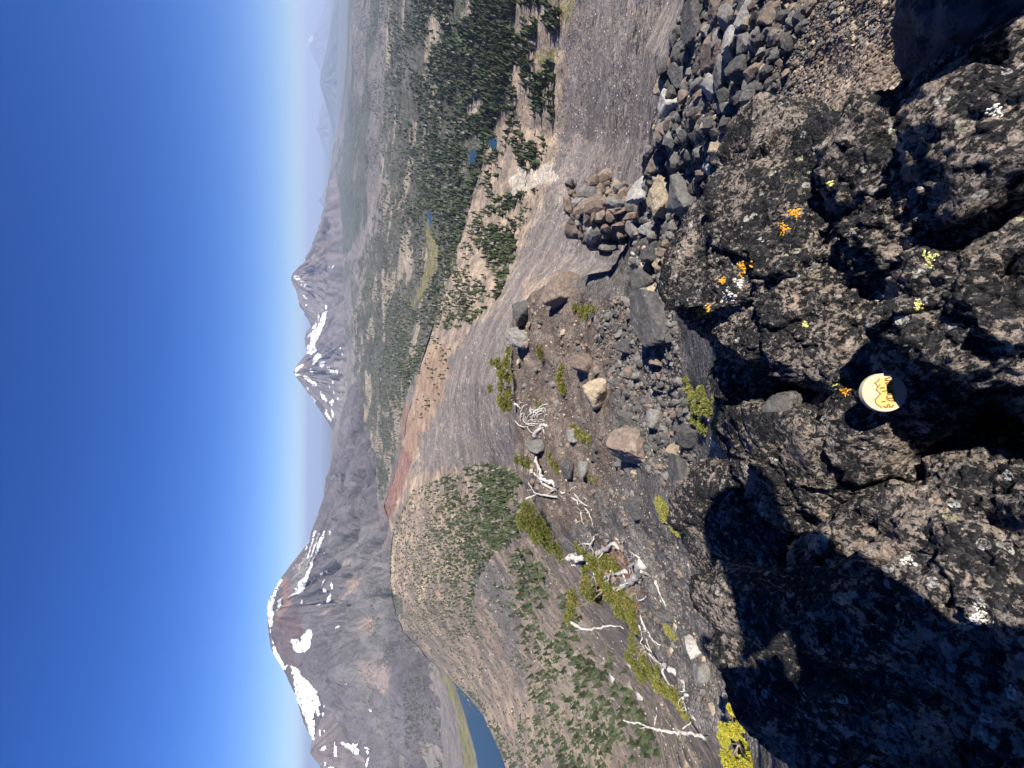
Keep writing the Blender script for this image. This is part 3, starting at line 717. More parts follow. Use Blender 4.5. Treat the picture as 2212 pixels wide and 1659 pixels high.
for i, (px, p, h, lab) in enumerate(TREES[N_IND:]):
    V, FA = FAR_TYPES[i % 6]
    w = rr.uniform(1.3, 2.0)
    Vs.append(V * [h * w, h * w, h] + np.array(p)); Fs.append(FA + off); off += len(V)
    g = np.array((.040, .056, .030)) * rr.uniform(.4, 1.5) + np.array((.014, .009, 0)) * rr.uniform(0, 1)
    if rr.rand() < .07: g = np.array((.20, .18, .16))
    Cs.append(np.tile(g, (len(V), 1)))
obj('conifer_forest', mesh_np('conifer_forest', np.concatenate(Vs), np.concatenate(Fs), False, np.concatenate(Cs)), M_TREE, kind='stuff',
    label='dense dark conifer forest covering the valley below the peaks', cat='forest')

# low scrub and loose blocks on the slopes, too small to count
def speckle(name, label, cat, specs, cols, flat, seed):
    r = np.random.RandomState(seed); Vs, Fs, Cs, off = [], [], [], 0
    bm = bmesh.new(); bmesh.ops.create_icosphere(bm, subdivisions=1, radius=1.0); bm.verts.ensure_lookup_table()
    V0 = np.array([v.co[:] for v in bm.verts]); F0 = np.array([[v.index for v in f.verts] for f in bm.faces]); bm.free()
    for poly, n, p0, p1, clump, thr in specs:
        for x, y, q in scatter(poly, n, p0, p1, clump, seed + len(Vs) % 97, thr):
            c = cast(far_bv, x, y)
            if c is None: continue
            a = .5 * q * c[1] / F
            W = V0 * r.uniform(.65, 1.25, (len(V0), 1)) * [a, a, a * flat] + np.array(c[0]) + [0, 0, a * .2]
            Vs.append(W); Fs.append(F0 + off); off += len(V0)
            Cs.append(np.tile(np.array(cols[r.randint(len(cols))]) * r.uniform(.7, 1.3), (len(V0), 1)))
    obj(name, mesh_np(name, np.concatenate(Vs), np.concatenate(Fs), False, np.concatenate(Cs)), M_TREE, kind='stuff', label=label, cat=cat)
LEFT = [(850, 1140), (850, 1300), (880, 1375), (945, 1440), (1000, 1500), (1100, 1640), (1150, 1700), (1560, 1700), (1420, 1480), (1300, 1330), (1200, 1190), (1120, 1040), (980, 1010), (890, 1060)]
SCREE = [(1240, -20), (1225, 100), (1200, 320), (1150, 480), (1090, 600), (1060, 700), (980, 790), (940, 900), (920, 990), (1110, 1010), (1110, 700), (1300, 600), (1420, 400), (1440, 100), (1470, -20)]
speckle('slope_scrub', 'low dark scrub dotted over the tan slope', 'scrub', [(LEFT, 2600, 2.5, 6.5, 40, -.3), (SCREE, 250, 2, 4, 40, .2)], [(.05, .062, .028), (.07, .075, .035), (.09, .085, .05)], .75, 351)
speckle('slope_blocks', 'grey and tan blocks scattered on the scree and slopes', 'rubble', [(LEFT, 1500, 1.5, 4.5, 50, -.4), (SCREE, 2600, 1.5, 4.0, 50, -.4)], [(.13, .12, .115), (.20, .18, .165), (.30, .27, .24), (.10, .09, .085), (.42, .39, .35)], .6, 361)

# ------------------------------------------------------------------ near ground: outcrop foot, talus, ledge, rim
N_AZ = np.radians(np.linspace(-84, 80, 620))
NT = [
 [(2000, -150, -1.60), (1950, 0, -1.62), (1950, 150, -1.64), (1940, 300, 1.0, -1.55), (1800, 450, .88, -1.42), (1700, 700, .85, -1.45), (1650, 900, .80, -1.50), (1700, 1100, .80, -1.5), (1750, 1400, .9, -1.5), (1800, 1700, 1.0, -1.5), (2100, 1700, 1.0, -1.4)],
 [(1840, -150, -1.76), (1800, 0, -1.78), (1800, 150, -1.80), (1720, 300, -1.85), (1620, 450, -2.0), (1500, 600, 2.0), (1500, 700, 1.9), (1530, 850, 1.55), (1560, 1000, 1.5), (1600, 1200, 1.6), (1640, 1400, 1.9), (1680, 1659, 2.1), (1700, 1800, 2.1)],
 [(1680, -150, -1.92), (1650, 0, -1.95), (1650, 150, -1.95), (1600, 300, -2.08), (1550, 420, 2.2), (1450, 600, 2.6), (1450, 850, 2.6), (1480, 1100, 2.4), (1560, 1300, 2.6), (1620, 1500, 2.8), (1650, 1659, 2.8), (1660, 1800, 2.8)],
 [(1600, -150, -2.13), (1570, 0, -2.15), (1550, 150, -2.17), (1500, 300, -2.35), (1450, 450, 3.0), (1370, 600, 3.7), (1350, 720, 3.9), (1350, 850, 3.8), (1395, 1100, 3.35), (1470, 1300, 3.55), (1565, 1500, 3.4), (1622, 1659, 3.3), (1635, 1800, 3.2)],
 [(1560, -150, -2.32), (1530, 0, -2.35), (1480, 150, -2.39), (1440, 300, -2.65), (1405, 450, 3.7), (1345, 590, 4.4), (1260, 680, 5.3), (1250, 850, 5.4), (1290, 1100, 5.1), (1365, 1300, 5.1), (1525, 1500, 3.9), (1608, 1659, 3.6), (1615, 1800, 3.4)],
 CREST]
NK = [(np.full_like(N_AZ, .10), np.full_like(N_AZ, -1.02))] + [curve(t, N_AZ) for t in NT]
dcr, zcr = NK[-1]; ee = np.arctan2(-zcr, dcr)
NK.append((1.12 * dcr, -1.12 * dcr * np.tan(ee + R(3.5))))
k0n = 1.7 * dcr + 1.6
NK.append((k0n, -k0n * np.tan(ee + R(7.6))))
for a in range(1, len(NK)):
    d, z = NK[a]; NK[a] = (np.maximum(d, NK[a - 1][0] * 1.03), z)
Dn, Zn = [], []
for j, n in enumerate([30, 34, 46, 55, 55, 55, 20, 16]):
    (d0, z0_), (d1, z1_) = NK[j], NK[j + 1]
    f = np.linspace(0, 1, n, endpoint=(j == 7))[:, None]
    Dn.append(d0 * (1 - f) + d1 * f); Zn.append(z0_ * (1 - f) + z1_ * f)
Dn = np.concatenate(Dn); Zn = np.concatenate(Zn)
ker = np.hanning(9); ker /= ker.sum()
for ax in (0, 1):
    Zs = np.apply_along_axis(lambda q: np.convolve(np.pad(q, 4, 'edge'), ker, 'valid'), ax, Zn); Zn = Zs
VN = np.stack([Dn * np.sin(N_AZ), Dn * np.cos(N_AZ), Zn], -1).reshape(-1, 3)
dn = np.hypot(VN[:, 0], VN[:, 1])
amp = np.clip((dn - .8) / 2, .15, 1)
VN[:, 2] += fbm(VN * 1.1, 4, 111, gain=.5) * .11 * amp + fbm(VN * 6, 3, 113, ridged=True) * .014 * amp
xn, yn, _ = project(VN)
nn = fbm(VN * 3, 4, 115); nn2 = fbm(VN * 9, 3, 117)
cn = np.tile(np.array((.118, .108, .100)), (len(VN), 1))
for poly, c in [([(1480, -200), (1400, 130), (1380, 350), (1340, 560), (1400, 660), (1480, 580), (1600, 420), (1680, 300), (1760, 150), (1800, -200)], (.095, .088, .082)),
                ([(1090, 630), (1190, 590), (1290, 640), (1330, 760), (1310, 900), (1330, 1020), (1290, 1120), (1200, 1150), (1100, 1000)], (.150, .118, .097)),
                ([(1290, 1130), (1450, 1160), (1600, 1420), (1700, 1700), (1560, 1700), (1400, 1400)], (.145, .132, .120)),
                ([(1300, 1180), (1330, 1160), (1390, 1290), (1370, 1330)], (.22, .13, .09)),
                ([(2020, 40), (2000, 360), (1750, 350), (1720, 200), (1780, 40)], (.205, .160, .125)),
                ([(2020, -300), (2100, 40), (1850, 40), (1720, 40), (1760, -300)], (.17, .14, .11))]:
    msk = inpoly(xn + nn * 30, yn + nn2 * 40, poly); cn[msk] = c
cn *= (1 + .45 * nn + .25 * nn2)[:, None]
def gravel_mat():
    k = Mat('gravel_ground', 0.95, 0.15)
    vo = k.n('TexVoronoi', {'Scale': 38.0, 'Vector': k.co()})
    v2 = k.n('TexVoronoi', {'Scale': 95.0, 'Vector': k.co()})
    cell = k.n('SeparateColor', {0: vo.outputs['Color']}).outputs[0]
    cell2 = k.n('SeparateColor', {0: v2.outputs['Color']}).outputs[1]
    g = k.ramp(k.math('ADD', k.math('MULTIPLY', cell, .55), k.math('MULTIPLY', cell2, .45)), [(.1, .45), (.55, 1.0), (.8, 1.35), (.95, 2.3)])
    c = k.mix(1.0, k.attr(), g, 'MULTIPLY')
    c = k.mix(1.0, c, k.ramp(k.noise(240, 3, .6), [(.3, .6), (.7, 1.4)]), 'MULTIPLY')
    k.color(c)
    k.bump(k.math('SUBTRACT', 1.0, vo.outputs['Distance']), .018, .8)
    k.bump(k.math('SUBTRACT', 1.0, v2.outputs['Distance']), .008, .8)
    k.bump(k.noise(160, 4, .7), .004, .8)
    return k.m
M_GRAVEL = gravel_mat()
near = obj('talus_ground', mesh_np('talus_ground', VN, grid_faces(*Dn.shape), True, np.clip(cn, .02, .6)), M_GRAVEL, kind='structure')
near_bv = bvh_of([near])

# ------------------------------------------------------------------ rocks
def ico(sub):
    bm = bmesh.new(); bmesh.ops.create_icosphere(bm, subdivisions=sub, radius=1.0)
    bm.verts.ensure_lookup_table()
    V = np.array([v.co[:] for v in bm.verts]); FA = np.array([[v.index for v in f.verts] for f in bm.faces]); bm.free()
    return V / np.linalg.norm(V, axis=1)[:, None], FA
ICO = {s: ico(s) for s in (1, 2, 3, 4, 5, 6, 7)}
def rock_shape(sub, seed, planes=9, p=9.0, flat=None):
    r = np.random.RandomState(seed); N = r.normal(size=(planes, 3)); N /= np.linalg.norm(N, axis=1)[:, None]
    dd = r.uniform(.62, 1.0, planes)
    N = np.concatenate([N, [(1, 0, 0), (-1, 0, 0), (0, 1, 0), (0, -1, 0), (0, 0, 1), (0, 0, -1)]]); dd = np.concatenate([dd, [1, 1, 1, 1, 1, 1]])
    D, FA = ICO[sub]
    s = np.maximum(D @ N.T, 0) / dd
    rad = (s ** p).sum(1) ** (-1 / p)
    return D * rad[:, None], D, FA
STONES = []
for i in range(14):
    V, D, FA = rock_shape(2, 400 + i, 7, 40)
    V = V * (1 + .05 * fbm(D * 2.2, 3, 60 + i))[:, None]
    STONES.append(mesh_np('stone', V, FA, False))
BIGST = []
for i in range(10):
    V, D, FA = rock_shape(4, 440 + i, 8, 40)
    V = V * (1 + .07 * fbm(D * 1.7, 4, 80 + i) + .025 * fbm(D * 7, 3, 90 + i))[:, None]
    BIGST.append(mesh_np('rock', V, FA, False))
def stone_mat(name, ramp, scale=9.0):
    k = Mat(name, .88, .25)
    base = k.ramp(k.rand(), ramp)
    v = k.math('ADD', k.math('MULTIPLY', k.noise(2.2, 5, .65), .6), k.math('MULTIPLY', k.noise(scale, 5, .75), .5))
    c = k.mix(1.0, base, k.ramp(v, [(.38, .55), (.56, 1.0), (.72, 1.55)]), 'MULTIPLY')
    sp = k.ramp(k.noise(3.1, 6, .7, dist=.6), [(.60, 0.0), (.68, .75)])
    c = k.mix(sp, c, (.30, .27, .22))
    k.color(c)
    k.bump(k.noise(7, 6, .75), .016, .7)
    return k.m
SM = {'d': stone_mat('dark_andesite', [(0, (.060, .058, .057)), (1, (.115, .108, .102))]),
      'g': stone_mat('grey_andesite', [(0, (.12, .115, .108)), (1, (.21, .195, .178))]),
      'b': stone_mat('brown_scoria', [(0, (.14, .105, .085)), (1, (.21, .162, .128))]),
      't': stone_mat('tan_stone', [(0, (.25, .20, .14)), (1, (.36, .29, .20))]),
      'p': stone_mat('pale_stone', [(0, (.24, .23, .215)), (1, (.38, .36, .33))])}
def st_copy(src, mk):
    key = (src.name, mk)
    if key not in _stc:
        me = src.copy(); me.materials.clear(); me.materials.append(SM[mk]); _stc[key] = me
    return _stc[key]
_stc = {}
def rot_rand(r, tilt=math.pi):
    return (r.uniform(-tilt, tilt), r.uniform(-tilt, tilt), r.uniform(0, 6.28))

BIG = [  # x, y, size across, size up the picture, tone, label
 (1496, 53, 70, 60, 'd', 'largest dark grey rock on the rim at the top edge of the picture'),
 (1547, 21, 46, 48, 'b', 'brown speckled rock at the top edge beside the largest dark rim rock'),
 (1570, 42, 40, 36, 'g', 'grey rock with a white upper edge on the upper talus'),
 (1609, 39, 48, 38, 'p', 'pale cream rock with dark pits near the top edge of the talus'),
 (1656, 37, 46, 40, 'b', 'brown pitted rock at the right end of the upper row of talus'),
 (1538, 104, 62, 44, 'b', 'brown slab leaning below the largest dark rim rock'),
 (1575, 93, 52, 36, 'p', 'pale wedge-shaped rock beside the leaning brown slab'),
 (1609, 93, 40, 36, 'g', 'grey rock with white scratches right of the pale wedge'),
 (1403, 137, 34, 22, 'd', 'small dark square block perched on the rim of the talus'),
 (1429, 137, 36, 30, 'b', 'brown block just behind the dark square block on the rim'),
 (1469, 162, 62, 28, 'd', 'long dark upright rock near the talus rim'),
 (1558, 153, 58, 34, 'g', 'long grey stone with a flat top in mid talus'),
 (1598, 148, 46, 40, 'd', 'dark rough rock with a tan crest in the talus'),
 (1427, 189, 34, 28, 't', 'tan block on the talus rim above the pale pointed rock'),
 (1443, 220, 58, 40, 'p', 'pale pointed rock on the talus rim with a dark underside'),
 (1506, 227, 44, 28, 'g', 'grey faceted stone with a pale corner below the rim'),
 (1533, 185, 44, 30, 'p', 'whitish tilted stone in the middle of the upper talus'),
 (1562, 206, 34, 28, 'd', 'smooth dark stone under the long flat-topped grey stone'),
 (1619, 192, 46, 34, 'g', 'broad grey speckled stone near the long lichen rock'),
 (1524, 264, 20, 20, 'p', 'small round white stone alone among dark talus'),
 (1591, 273, 38, 32, 't', 'tan mottled stone beside the dark slab in the talus'),
 (1621, 278, 70, 38, 'd', 'dark smooth slab lying against the long lichen rock'),
 (1480, 301, 30, 28, 'd', 'dark angular stone above the small pale stones'),
 (1420, 354, 46, 46, 'b', 'brown-grey boulder next to the conglomerate knob'),
 (1549, 319, 44, 24, 't', 'tall tan stone standing in the lower talus'),
 (1579, 338, 44, 42, 'b', 'brown rough rock at the lower edge of the talus'),
 (1533, 361, 34, 24, 'p', 'cream stone under the tall tan stone'),
 (1473, 416, 74, 72, 'g', 'big grey boulder with a shaded face beside the knob'),
 (1424, 427, 62, 60, 't', 'big tan-faced boulder touching the grey boulder by the knob'),
 (1379, 408, 48, 40, 'p', 'whitish grey rock wedged between knob and tan boulder'),
 (1497, 474, 44, 40, 'g', 'grey rock in the shadow above the big lichen boulder'),
 (1516, 498, 19, 16, 't', 'small yellow rounded stone above the lichen boulder'),
 (1368, 498, 38, 32, 'g', 'rounded grey rock at the foot of the knob'),
 (1394, 496, 28, 26, 'p', 'light grey stone touching the rounded rock below the knob'),
 (1409, 549, 54, 48, 'd', 'dark rough rock right of the small white stick'),
 (1439, 560, 24, 22, 't', 'small tan stone beside the dark rough rock'),
 (1450, 547, 20, 15, 'b', 'small orange-brown stone under the dark rough rock'),
 (1385, 605, 48, 46, 'd', 'dark block left of the small white stick'),
 (1452, 597, 50, 54, 'b', 'brown-grey rock leaning on the lichen boulder'),
 (1484, 543, 30, 20, 'p', 'pale slim stone at the edge of the lichen boulder'),
 (1399, 687, 112, 92, 'd', 'largest dark smooth-faced boulder above the lichen boulder'),
 (1283, 849, 54, 60, 't', 'tan boulder overhanging a black hollow on the ledge'),
 (1260, 786, 48, 40, 'b', 'brown rounded rock set in the ledge left of the tan boulder'),
 (1350, 750, 38, 38, 'd', 'dark rounded stone left of the largest smooth-faced boulder'),
 (1419, 777, 34, 36, 'b', 'dark tan stone above the green cushion plant'),
 (1350, 955, 78, 92, 'b', 'large brown speckled boulder above a black hollow'),
 (1412, 905, 42, 40, 'g', 'grey angular stone above the cushion plant'),
 (1353, 905, 32, 28, 'd', 'thin dark slab lying on the brown speckled boulder'),
 (1482, 939, 46, 48, 'd', 'dark slab beside the cushion plant'),
 (1455, 968, 22, 30, 't', 'tan stone between two dark slabs'),
 (1465, 1021, 72, 60, 'd', 'broad dark slab above the shaded outcrop'),
 (1122, 677, 46, 54, 'd', 'dark square block on the crest right of the twin shrubs'),
 (1118, 734, 36, 54, 'g', 'layered blue-grey block on the crest beside the shrubs'),
 (1201, 634, 62, 70, 'b', 'sloping brown slab on the crest of the ledge'),
 (1234, 942, 34, 26, 'g', 'grey stone with a white corner beside the creeping shrub'),
 (1224, 1011, 40, 34, 'd', 'dark grey wedge on the ledge below the bleached branches'),
 (1260, 1011, 34, 30, 'g', 'flat grey stone next to the dark wedge on the ledge'),
 (1155, 962, 26, 44, 'g', 'blue-grey flat rock between the two tangles of bleached wood'),
 (1370, 1094, 44, 34, 'd', 'dark stone on the gravel left of the yellow-green mat'),
 (1485, 1113, 58, 44, 'd', 'dark rock half in shade at the edge of the outcrop'),
 (1493, 1395, 26, 40, 'p', 'smooth pale grey stone on the lower left gravel'),
 (1511, 1449, 40, 34, 'g', 'flat light grey rock on the lower left ledge'),
 (1436, 1330, 24, 30, 'd', 'dark flat stone below the broad yellow-green pine'),
]
rs = np.random.RandomState(77)
placed = []
for i, (x, y, w, h, tn, lab) in enumerate(BIG):
    c = cast(near_bv, x + h * .25, y)
    if c is None: continue
    s = c[1]; u = s / F
    o = obj('rock', st_copy(BIGST[i % len(BIGST)], tn), None, label=lab, cat='rock', group='larger rocks on the talus and ledge')
    a, b = .56 * w * u, .56 * h * u
    o.scale = (a, (a + b) * .5 * rs.uniform(.8, 1.1), b * rs.uniform(.9, 1.1))
    o.rotation_euler = (rs.uniform(-.35, .35), rs.uniform(-.25, .25), rs.uniform(-.5, .5))
    o.location = c[0] + Vector((0, 0, .22 * b)) 
    placed.append((x, y, .45 * max(w, h)))

def stones_in(poly, n, smin, smax, tones, seed, power=2.2):
    r = np.random.RandomState(seed); out = []
    xs = [p[0] for p in poly]; ys = [p[1] for p in poly]
    X = r.uniform(min(xs), max(xs), n * 3); Y = r.uniform(min(ys), max(ys), n * 3)
    ok = inpoly(X, Y, poly)
    for x, y in zip(X[ok][:n], Y[ok][:n]):
        out.append((smin + (smax - smin) * r.rand() ** power, x, y, tones[r.randint(len(tones))]))
    return out
T_ALL = [(1490, -20), (1450, 60), (1410, 180), (1405, 350), (1390, 440), (1365, 560), (1400, 650), (1480, 580), (1550, 450), (1630, 320), (1690, 190), (1740, 60), (1760, -20)]
T_MID = [(1330, 640), (1280, 740), (1330, 860), (1380, 1000), (1470, 1070), (1505, 980), (1480, 850), (1465, 720), (1450, 640)]
T_LEDGE = [(1115, 655), (1200, 640), (1330, 640), (1340, 900), (1400, 1100), (1480, 1200), (1580, 1380), (1600, 1600), (1500, 1500), (1380, 1340), (1260, 1180), (1150, 1050), (1120, 900)]
T_GRAV = [(1700, -20), (1660, 150), (1640, 260), (1720, 240), (1790, 100), (1960, 60), (1960, -20)]
st = stones_in(T_ALL, 1500, 7, 36, 'dddddddgggggbbbt', 501, 1.8) + stones_in(T_MID, 1000, 6, 26, 'ddddddgggggbb', 502) + stones_in(T_LEDGE, 650, 5, 20, 'ddggbbbbgt', 503, 3.5) + stones_in(T_GRAV, 260, 5, 18, 'dggbbt', 504)
st = [q for q in st if all((q[1] - a) ** 2 + (q[2] - b) ** 2 > (c_ * .75) ** 2 for a, b, c_ in placed)]
st.sort(key=lambda q: -q[0])
TW = {'d': 'dark grey', 'g': 'grey', 'b': 'brown', 't': 'tan', 'p': 'pale'}
def where(x, y):
    if y < 640 and x < 1700: return 'in the talus below the rim', 'talus stones below the rim'
    if y < 640: return 'on the gravel at the upper right', 'stones on the gravel at the upper right'
    if x > 1330 and y < 1080: return 'in the rubble above the lichen outcrop', 'rubble stones above the outcrop'
    return 'lying on the brown ledge and gravel slope', 'stones on the ledge'
def spot(x, y):
    if y < 640 and x < 1720:
        row = 'at the rim of the talus' if x < 1450 else 'in the middle of the talus' if x < 1540 else 'low in the talus'
        return row + (' by the top edge' if y < 90 else ' below the largest rim rock' if y < 190 else ' around the white round stone' if y < 320 else ' beside the knob' if y < 450 else ' near the white stick')
    if y < 640: return 'on the brown gravel at the upper right'
    if x > 1330 and y < 1080: return 'in the rubble ' + ('beside the largest smooth boulder' if y < 800 else 'above the cushion plant' if y < 940 else 'around the dark slabs')
    return 'on the ledge ' + ('near the crest blocks' if y < 760 else 'around the upright pine' if y < 900 else 'below the root tangle' if y < 1060 else 'on the left gravel slope')
SV = {}
Vs, Fs, off = {}, {}, {}
for i, (sz, x, y, tn) in enumerate(st):
    c = cast(near_bv, x, y)
    if c is None: continue
    u = c[1] / F; a = .5 * sz * u
    sc = np.array((a * rs.uniform(.85, 1.3), a * rs.uniform(.75, 1.2), a * rs.uniform(.6, 1.0)))
    p = c[0] + Vector((0, 0, a * rs.uniform(-.2, .45)))
    if i < 235:
        w_, g_ = where(x, y)
        o = obj('talus_stone', st_copy(STONES[i % 14], tn), None, label='%s angular %s stone %s' % ('large' if sz > 27 else 'medium' if sz > 20 else 'small', TW[tn], spot(x, y)), cat='stone', group='loose stones of the talus and ledge')
        o.location = p; o.scale = sc; o.rotation_euler = rot_rand(rs)
    else:
        V, D, FA = SV.setdefault(i % 20, rock_shape(1, 600 + i % 20, 8, 14))
        Rm = np.array(Matrix.Rotation(rs.uniform(0, 6.28), 3, Vector(rs.normal(size=3))))
        W = (V * sc) @ Rm.T + np.array(p)
        Vs.setdefault(tn, []).append(W); Fs.setdefault(tn, []).append(FA + off.get(tn, 0)); off[tn] = off.get(tn, 0) + len(V)
# fine gravel
for poly, n, a0, a1, tones, seed in ((T_ALL, 3200, 2.5, 8, 'ddddgggbbt', 511), (T_MID, 3000, 2.5, 7, 'ddddggggbbt', 512), (T_LEDGE, 2600, 2, 5.5, 'gggbbbbtdd', 513), (T_GRAV, 1500, 2.5, 8, 'dggbbt', 514),
                                     ([(2000, 40), (1990, 350), (1780, 340), (1740, 200), (1800, 40)], 1500, 2.5, 10, 'bbbbgtd', 515)):
    for sz, x, y, tn in stones_in(poly, n, a0, a1, tones, seed):
        c = cast(near_bv, x, y)
        if c is None: continue
        a = .5 * sz * c[1] / F
        V, D, FA = SV.setdefault(20 + rs.randint(12), rock_shape(1, 640 + rs.randint(12), 7, 14))
        Rm = np.array(Matrix.Rotation(rs.uniform(0, 6.28), 3, Vector(rs.normal(size=3))))
        W = (V * (a * rs.uniform(.7, 1.3, 3))) @ Rm.T + np.array(c[0]) + [0, 0, a * .2]
        Vs.setdefault(tn, []).append(W); Fs.setdefault(tn, []).append(FA + off.get(tn, 0)); off[tn] = off.get(tn, 0) + len(V)
def gravel_tone(name, c0, c1_):
    k = Mat(name, .9, .2)
    v = k.math('ADD', k.math('MULTIPLY', k.noise(9, 3, .6), .6), k.math('MULTIPLY', k.noise(70, 4, .7), .45))
    k.color(k.ramp(v, [(.36, c0), (.62, c1_)])); k.bump(k.noise(120, 4, .7), .006, .7)
    return k.m
GM = {'d': gravel_tone('dark_gravel', (.03, .03, .03), (.10, .094, .088)), 'g': gravel_tone('grey_gravel', (.06, .058, .055), (.19, .178, .162)),
      'b': gravel_tone('brown_gravel', (.08, .060, .048), (.22, .165, .128)), 't': gravel_tone('tan_gravel', (.18, .14, .10), (.42, .34, .24)), 'p': gravel_tone('pale_gravel', (.22, .21, .195), (.55, .52, .47))}
for tn in Vs:
    obj('loose_gravel', mesh_np('loose_gravel', np.concatenate(Vs[tn]), np.concatenate(Fs[tn]), False), GM[tn], kind='stuff',
        label='small %s stones and gravel strewn over the talus' % TW[tn], cat='gravel')

# ------------------------------------------------------------------ lichen-covered outcrop in the foreground
def lichen_mat(name, cover=0.0, pale=0.0):
    k = Mat(name, .92, .18)
    co = k.co()
    warp = k.n('TexNoise', {'Scale': 35.0, 'Detail': 3.0, 'Vector': co}).outputs['Color']
    cw = k.n('Mix', data_type='VECTOR', blend_type='ADD')
    cw.inputs[0].default_value = .012
    k.t.links.new(co, cw.inputs[4]); k.t.links.new(warp, cw.inputs[5]); cv = cw.outputs[1]
    rock = k.ramp(k.noise(16, 6, .7), [(.33, (.098, .082, .068)), (.5, (.222, .172, .132)), (.66, (.43, .325, .24))])
    rock = k.mix(k.ramp(k.noise(60, 4, .7), [(.45, 0.0), (.7, .6)]), rock, (.44, .39, .35))
    crust = k.math('ADD', k.math('MULTIPLY', k.noise(10, 4, .65, vec=cv), .55), k.math('MULTIPLY', k.noise(95, 5, .74, vec=cv), .82))
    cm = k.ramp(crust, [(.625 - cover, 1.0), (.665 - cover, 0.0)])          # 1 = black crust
    vo = k.n('TexVoronoi', {'Scale': 170.0, 'Vector': cv})
    vsc = k.n('SeparateColor', {0: vo.outputs['Color']})
    black = k.ramp(vsc.outputs[0], [(0.0, (.009, .009, .010)), (.6, (.022, .022, .024)), (1.0, (.055, .054, .055))])
    c = k.mix(cm, rock, black)
    edge = k.ramp(crust, [(.655 - cover, 0.0), (.672 - cover, .7), (.70 - cover, 0.0)])
    c = k.mix(edge, c, (.32, .295, .28))
    # round grey and white lichen discs, sparse
    vw = k.n('TexVoronoi', {'Scale': 48.0, 'Vector': cv})
    ws = k.n('SeparateColor', {0: vw.outputs['Color']})
    wm = k.math('MULTIPLY', k.math('LESS_THAN', ws.outputs[0], .13 + pale), k.math('LESS_THAN', vw.outputs['Distance'], .36))
    wm = k.math('MULTIPLY', wm, k.ramp(k.noise(150, 3, .7), [(.42, 0.0), (.55, .9)]))
    c = k.mix(wm, c, k.ramp(ws.outputs[1], [(0.0, (.34, .33, .31)), (.55, (.50, .48, .44)), (.8, (.42, .40, .22)), (1.0, (.60, .59, .56))]))
    k.color(c)
    k.bump(k.noise(26, 6, .72), .022, .8)
    hh = k.math('ADD', k.math('MULTIPLY', cm, .6), k.math('SUBTRACT', .7, vo.outputs['Distance']))
    k.bump(hh, .0075, .95)
    k.bump(k.noise(260, 4, .75), .0030, .9)
    return k.m
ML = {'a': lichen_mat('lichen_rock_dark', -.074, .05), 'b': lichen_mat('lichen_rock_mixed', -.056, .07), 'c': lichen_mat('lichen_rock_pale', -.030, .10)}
def smooth_rock():
    k = Mat('smooth_grey_rock', .85, .25)
    c = k.ramp(k.noise(14, 6, .68), [(.35, (.060, .058, .056)), (.55, (.125, .115, .105)), (.7, (.21, .185, .16))])
    c = k.mix(k.ramp(k.noise(45, 5, .75), [(.52, 0.0), (.60, .85)]), c, (.030, .030, .031))
    k.color(c); k.bump(k.noise(30, 6, .7), .010, .8); k.bump(k.noise(220, 4, .7), .003, .8)
    return k.m
M_SMOOTH = smooth_rock()
def boulder(name, label, cen, rad, seed, sub=6, mat=None, rot=(0, 0, 0), planes=8, lump=.10, fine=.020, p=7.0, cat='boulder', cell=None, group='lichen boulders of the outcrop'):
    V, D, FA = rock_shape(sub, seed, planes, p)
    rad = np.array(rad, float)
    W = V * rad
    sc = rad.mean()
    n = D / np.linalg.norm(D * 1.0, axis=1)[:, None]
    Q = W + seed * 3.1
    disp = lump * sc * fbm(Q / sc * 1.1, 3, seed, gain=.5) + fine * .6 * fbm(Q * 26, 5, seed + 3, gain=.72) + fine * .45 * (fbm(Q @ np.array([[9, 5, 2], [-6, 12, 4], [0, -8, 26.]]), 4, seed + 7, ridged=True) - .7)
    # broken faces: blocks offset and tilted against each other
    rf = np.random.RandomState(seed + 55); nf_ = 70
    pts = rf.normal(size=(nf_, 3)); pts = pts / np.linalg.norm(pts, axis=1)[:, None] * rad * rf.uniform(.7, 1.05, (nf_, 1))
    Ww = W + .018 * np.stack([fbm(Q * 9, 2, seed + 21), fbm(Q * 9, 2, seed + 22), fbm(Q * 9, 2, seed + 23)], -1)
    bd = np.full(len(W), 9e9); bi = np.zeros(len(W), int)
    for i_, q_ in enumerate(pts):
        d_ = ((Ww - q_) ** 2).sum(1); lt = d_ < bd; bd[lt] = d_[lt]; bi[lt] = i_
    offs = rf.uniform(-1, 1, nf_) * fine * .75; tl = rf.normal(0, .16, (nf_, 3))
    disp += offs[bi] + np.clip((tl[bi] * (W - pts[bi])).sum(1), -fine * 1.2, fine * 1.2)
    if cell:
        r = np.random.RandomState(seed); pts = r.normal(size=(cell[0], 3)); pts = pts / np.linalg.norm(pts, axis=1)[:, None] * rad * .9
        dm = np.full((len(W), 2), 9.9)
        for q in pts:
            d_ = np.linalg.norm(W - q, axis=1)
            lt = d_ < dm[:, 0]; dm[lt, 1] = dm[lt, 0]; dm[lt, 0] = d_[lt]
            l2 = (~lt) & (d_ < dm[:, 1]); dm[l2, 1] = d_[l2]
        disp += cell[1] * (np.clip((dm[:, 1] - dm[:, 0]) / cell[2], 0, 1) ** .5 - .5)
    W = W + n * disp[:, None]
    Rm = np.array((Matrix.Rotation(rot[2], 3, 'Z') @ Matrix.Rotation(rot[1], 3, 'Y') @ Matrix.Rotation(rot[0], 3, 'X')))
    W = W @ Rm.T
    o = obj(name, mesh_np(name, W, FA, True), mat or ML['a'], label=label, cat=cat, group=group)
    o.location = cen
    return o
B = {}
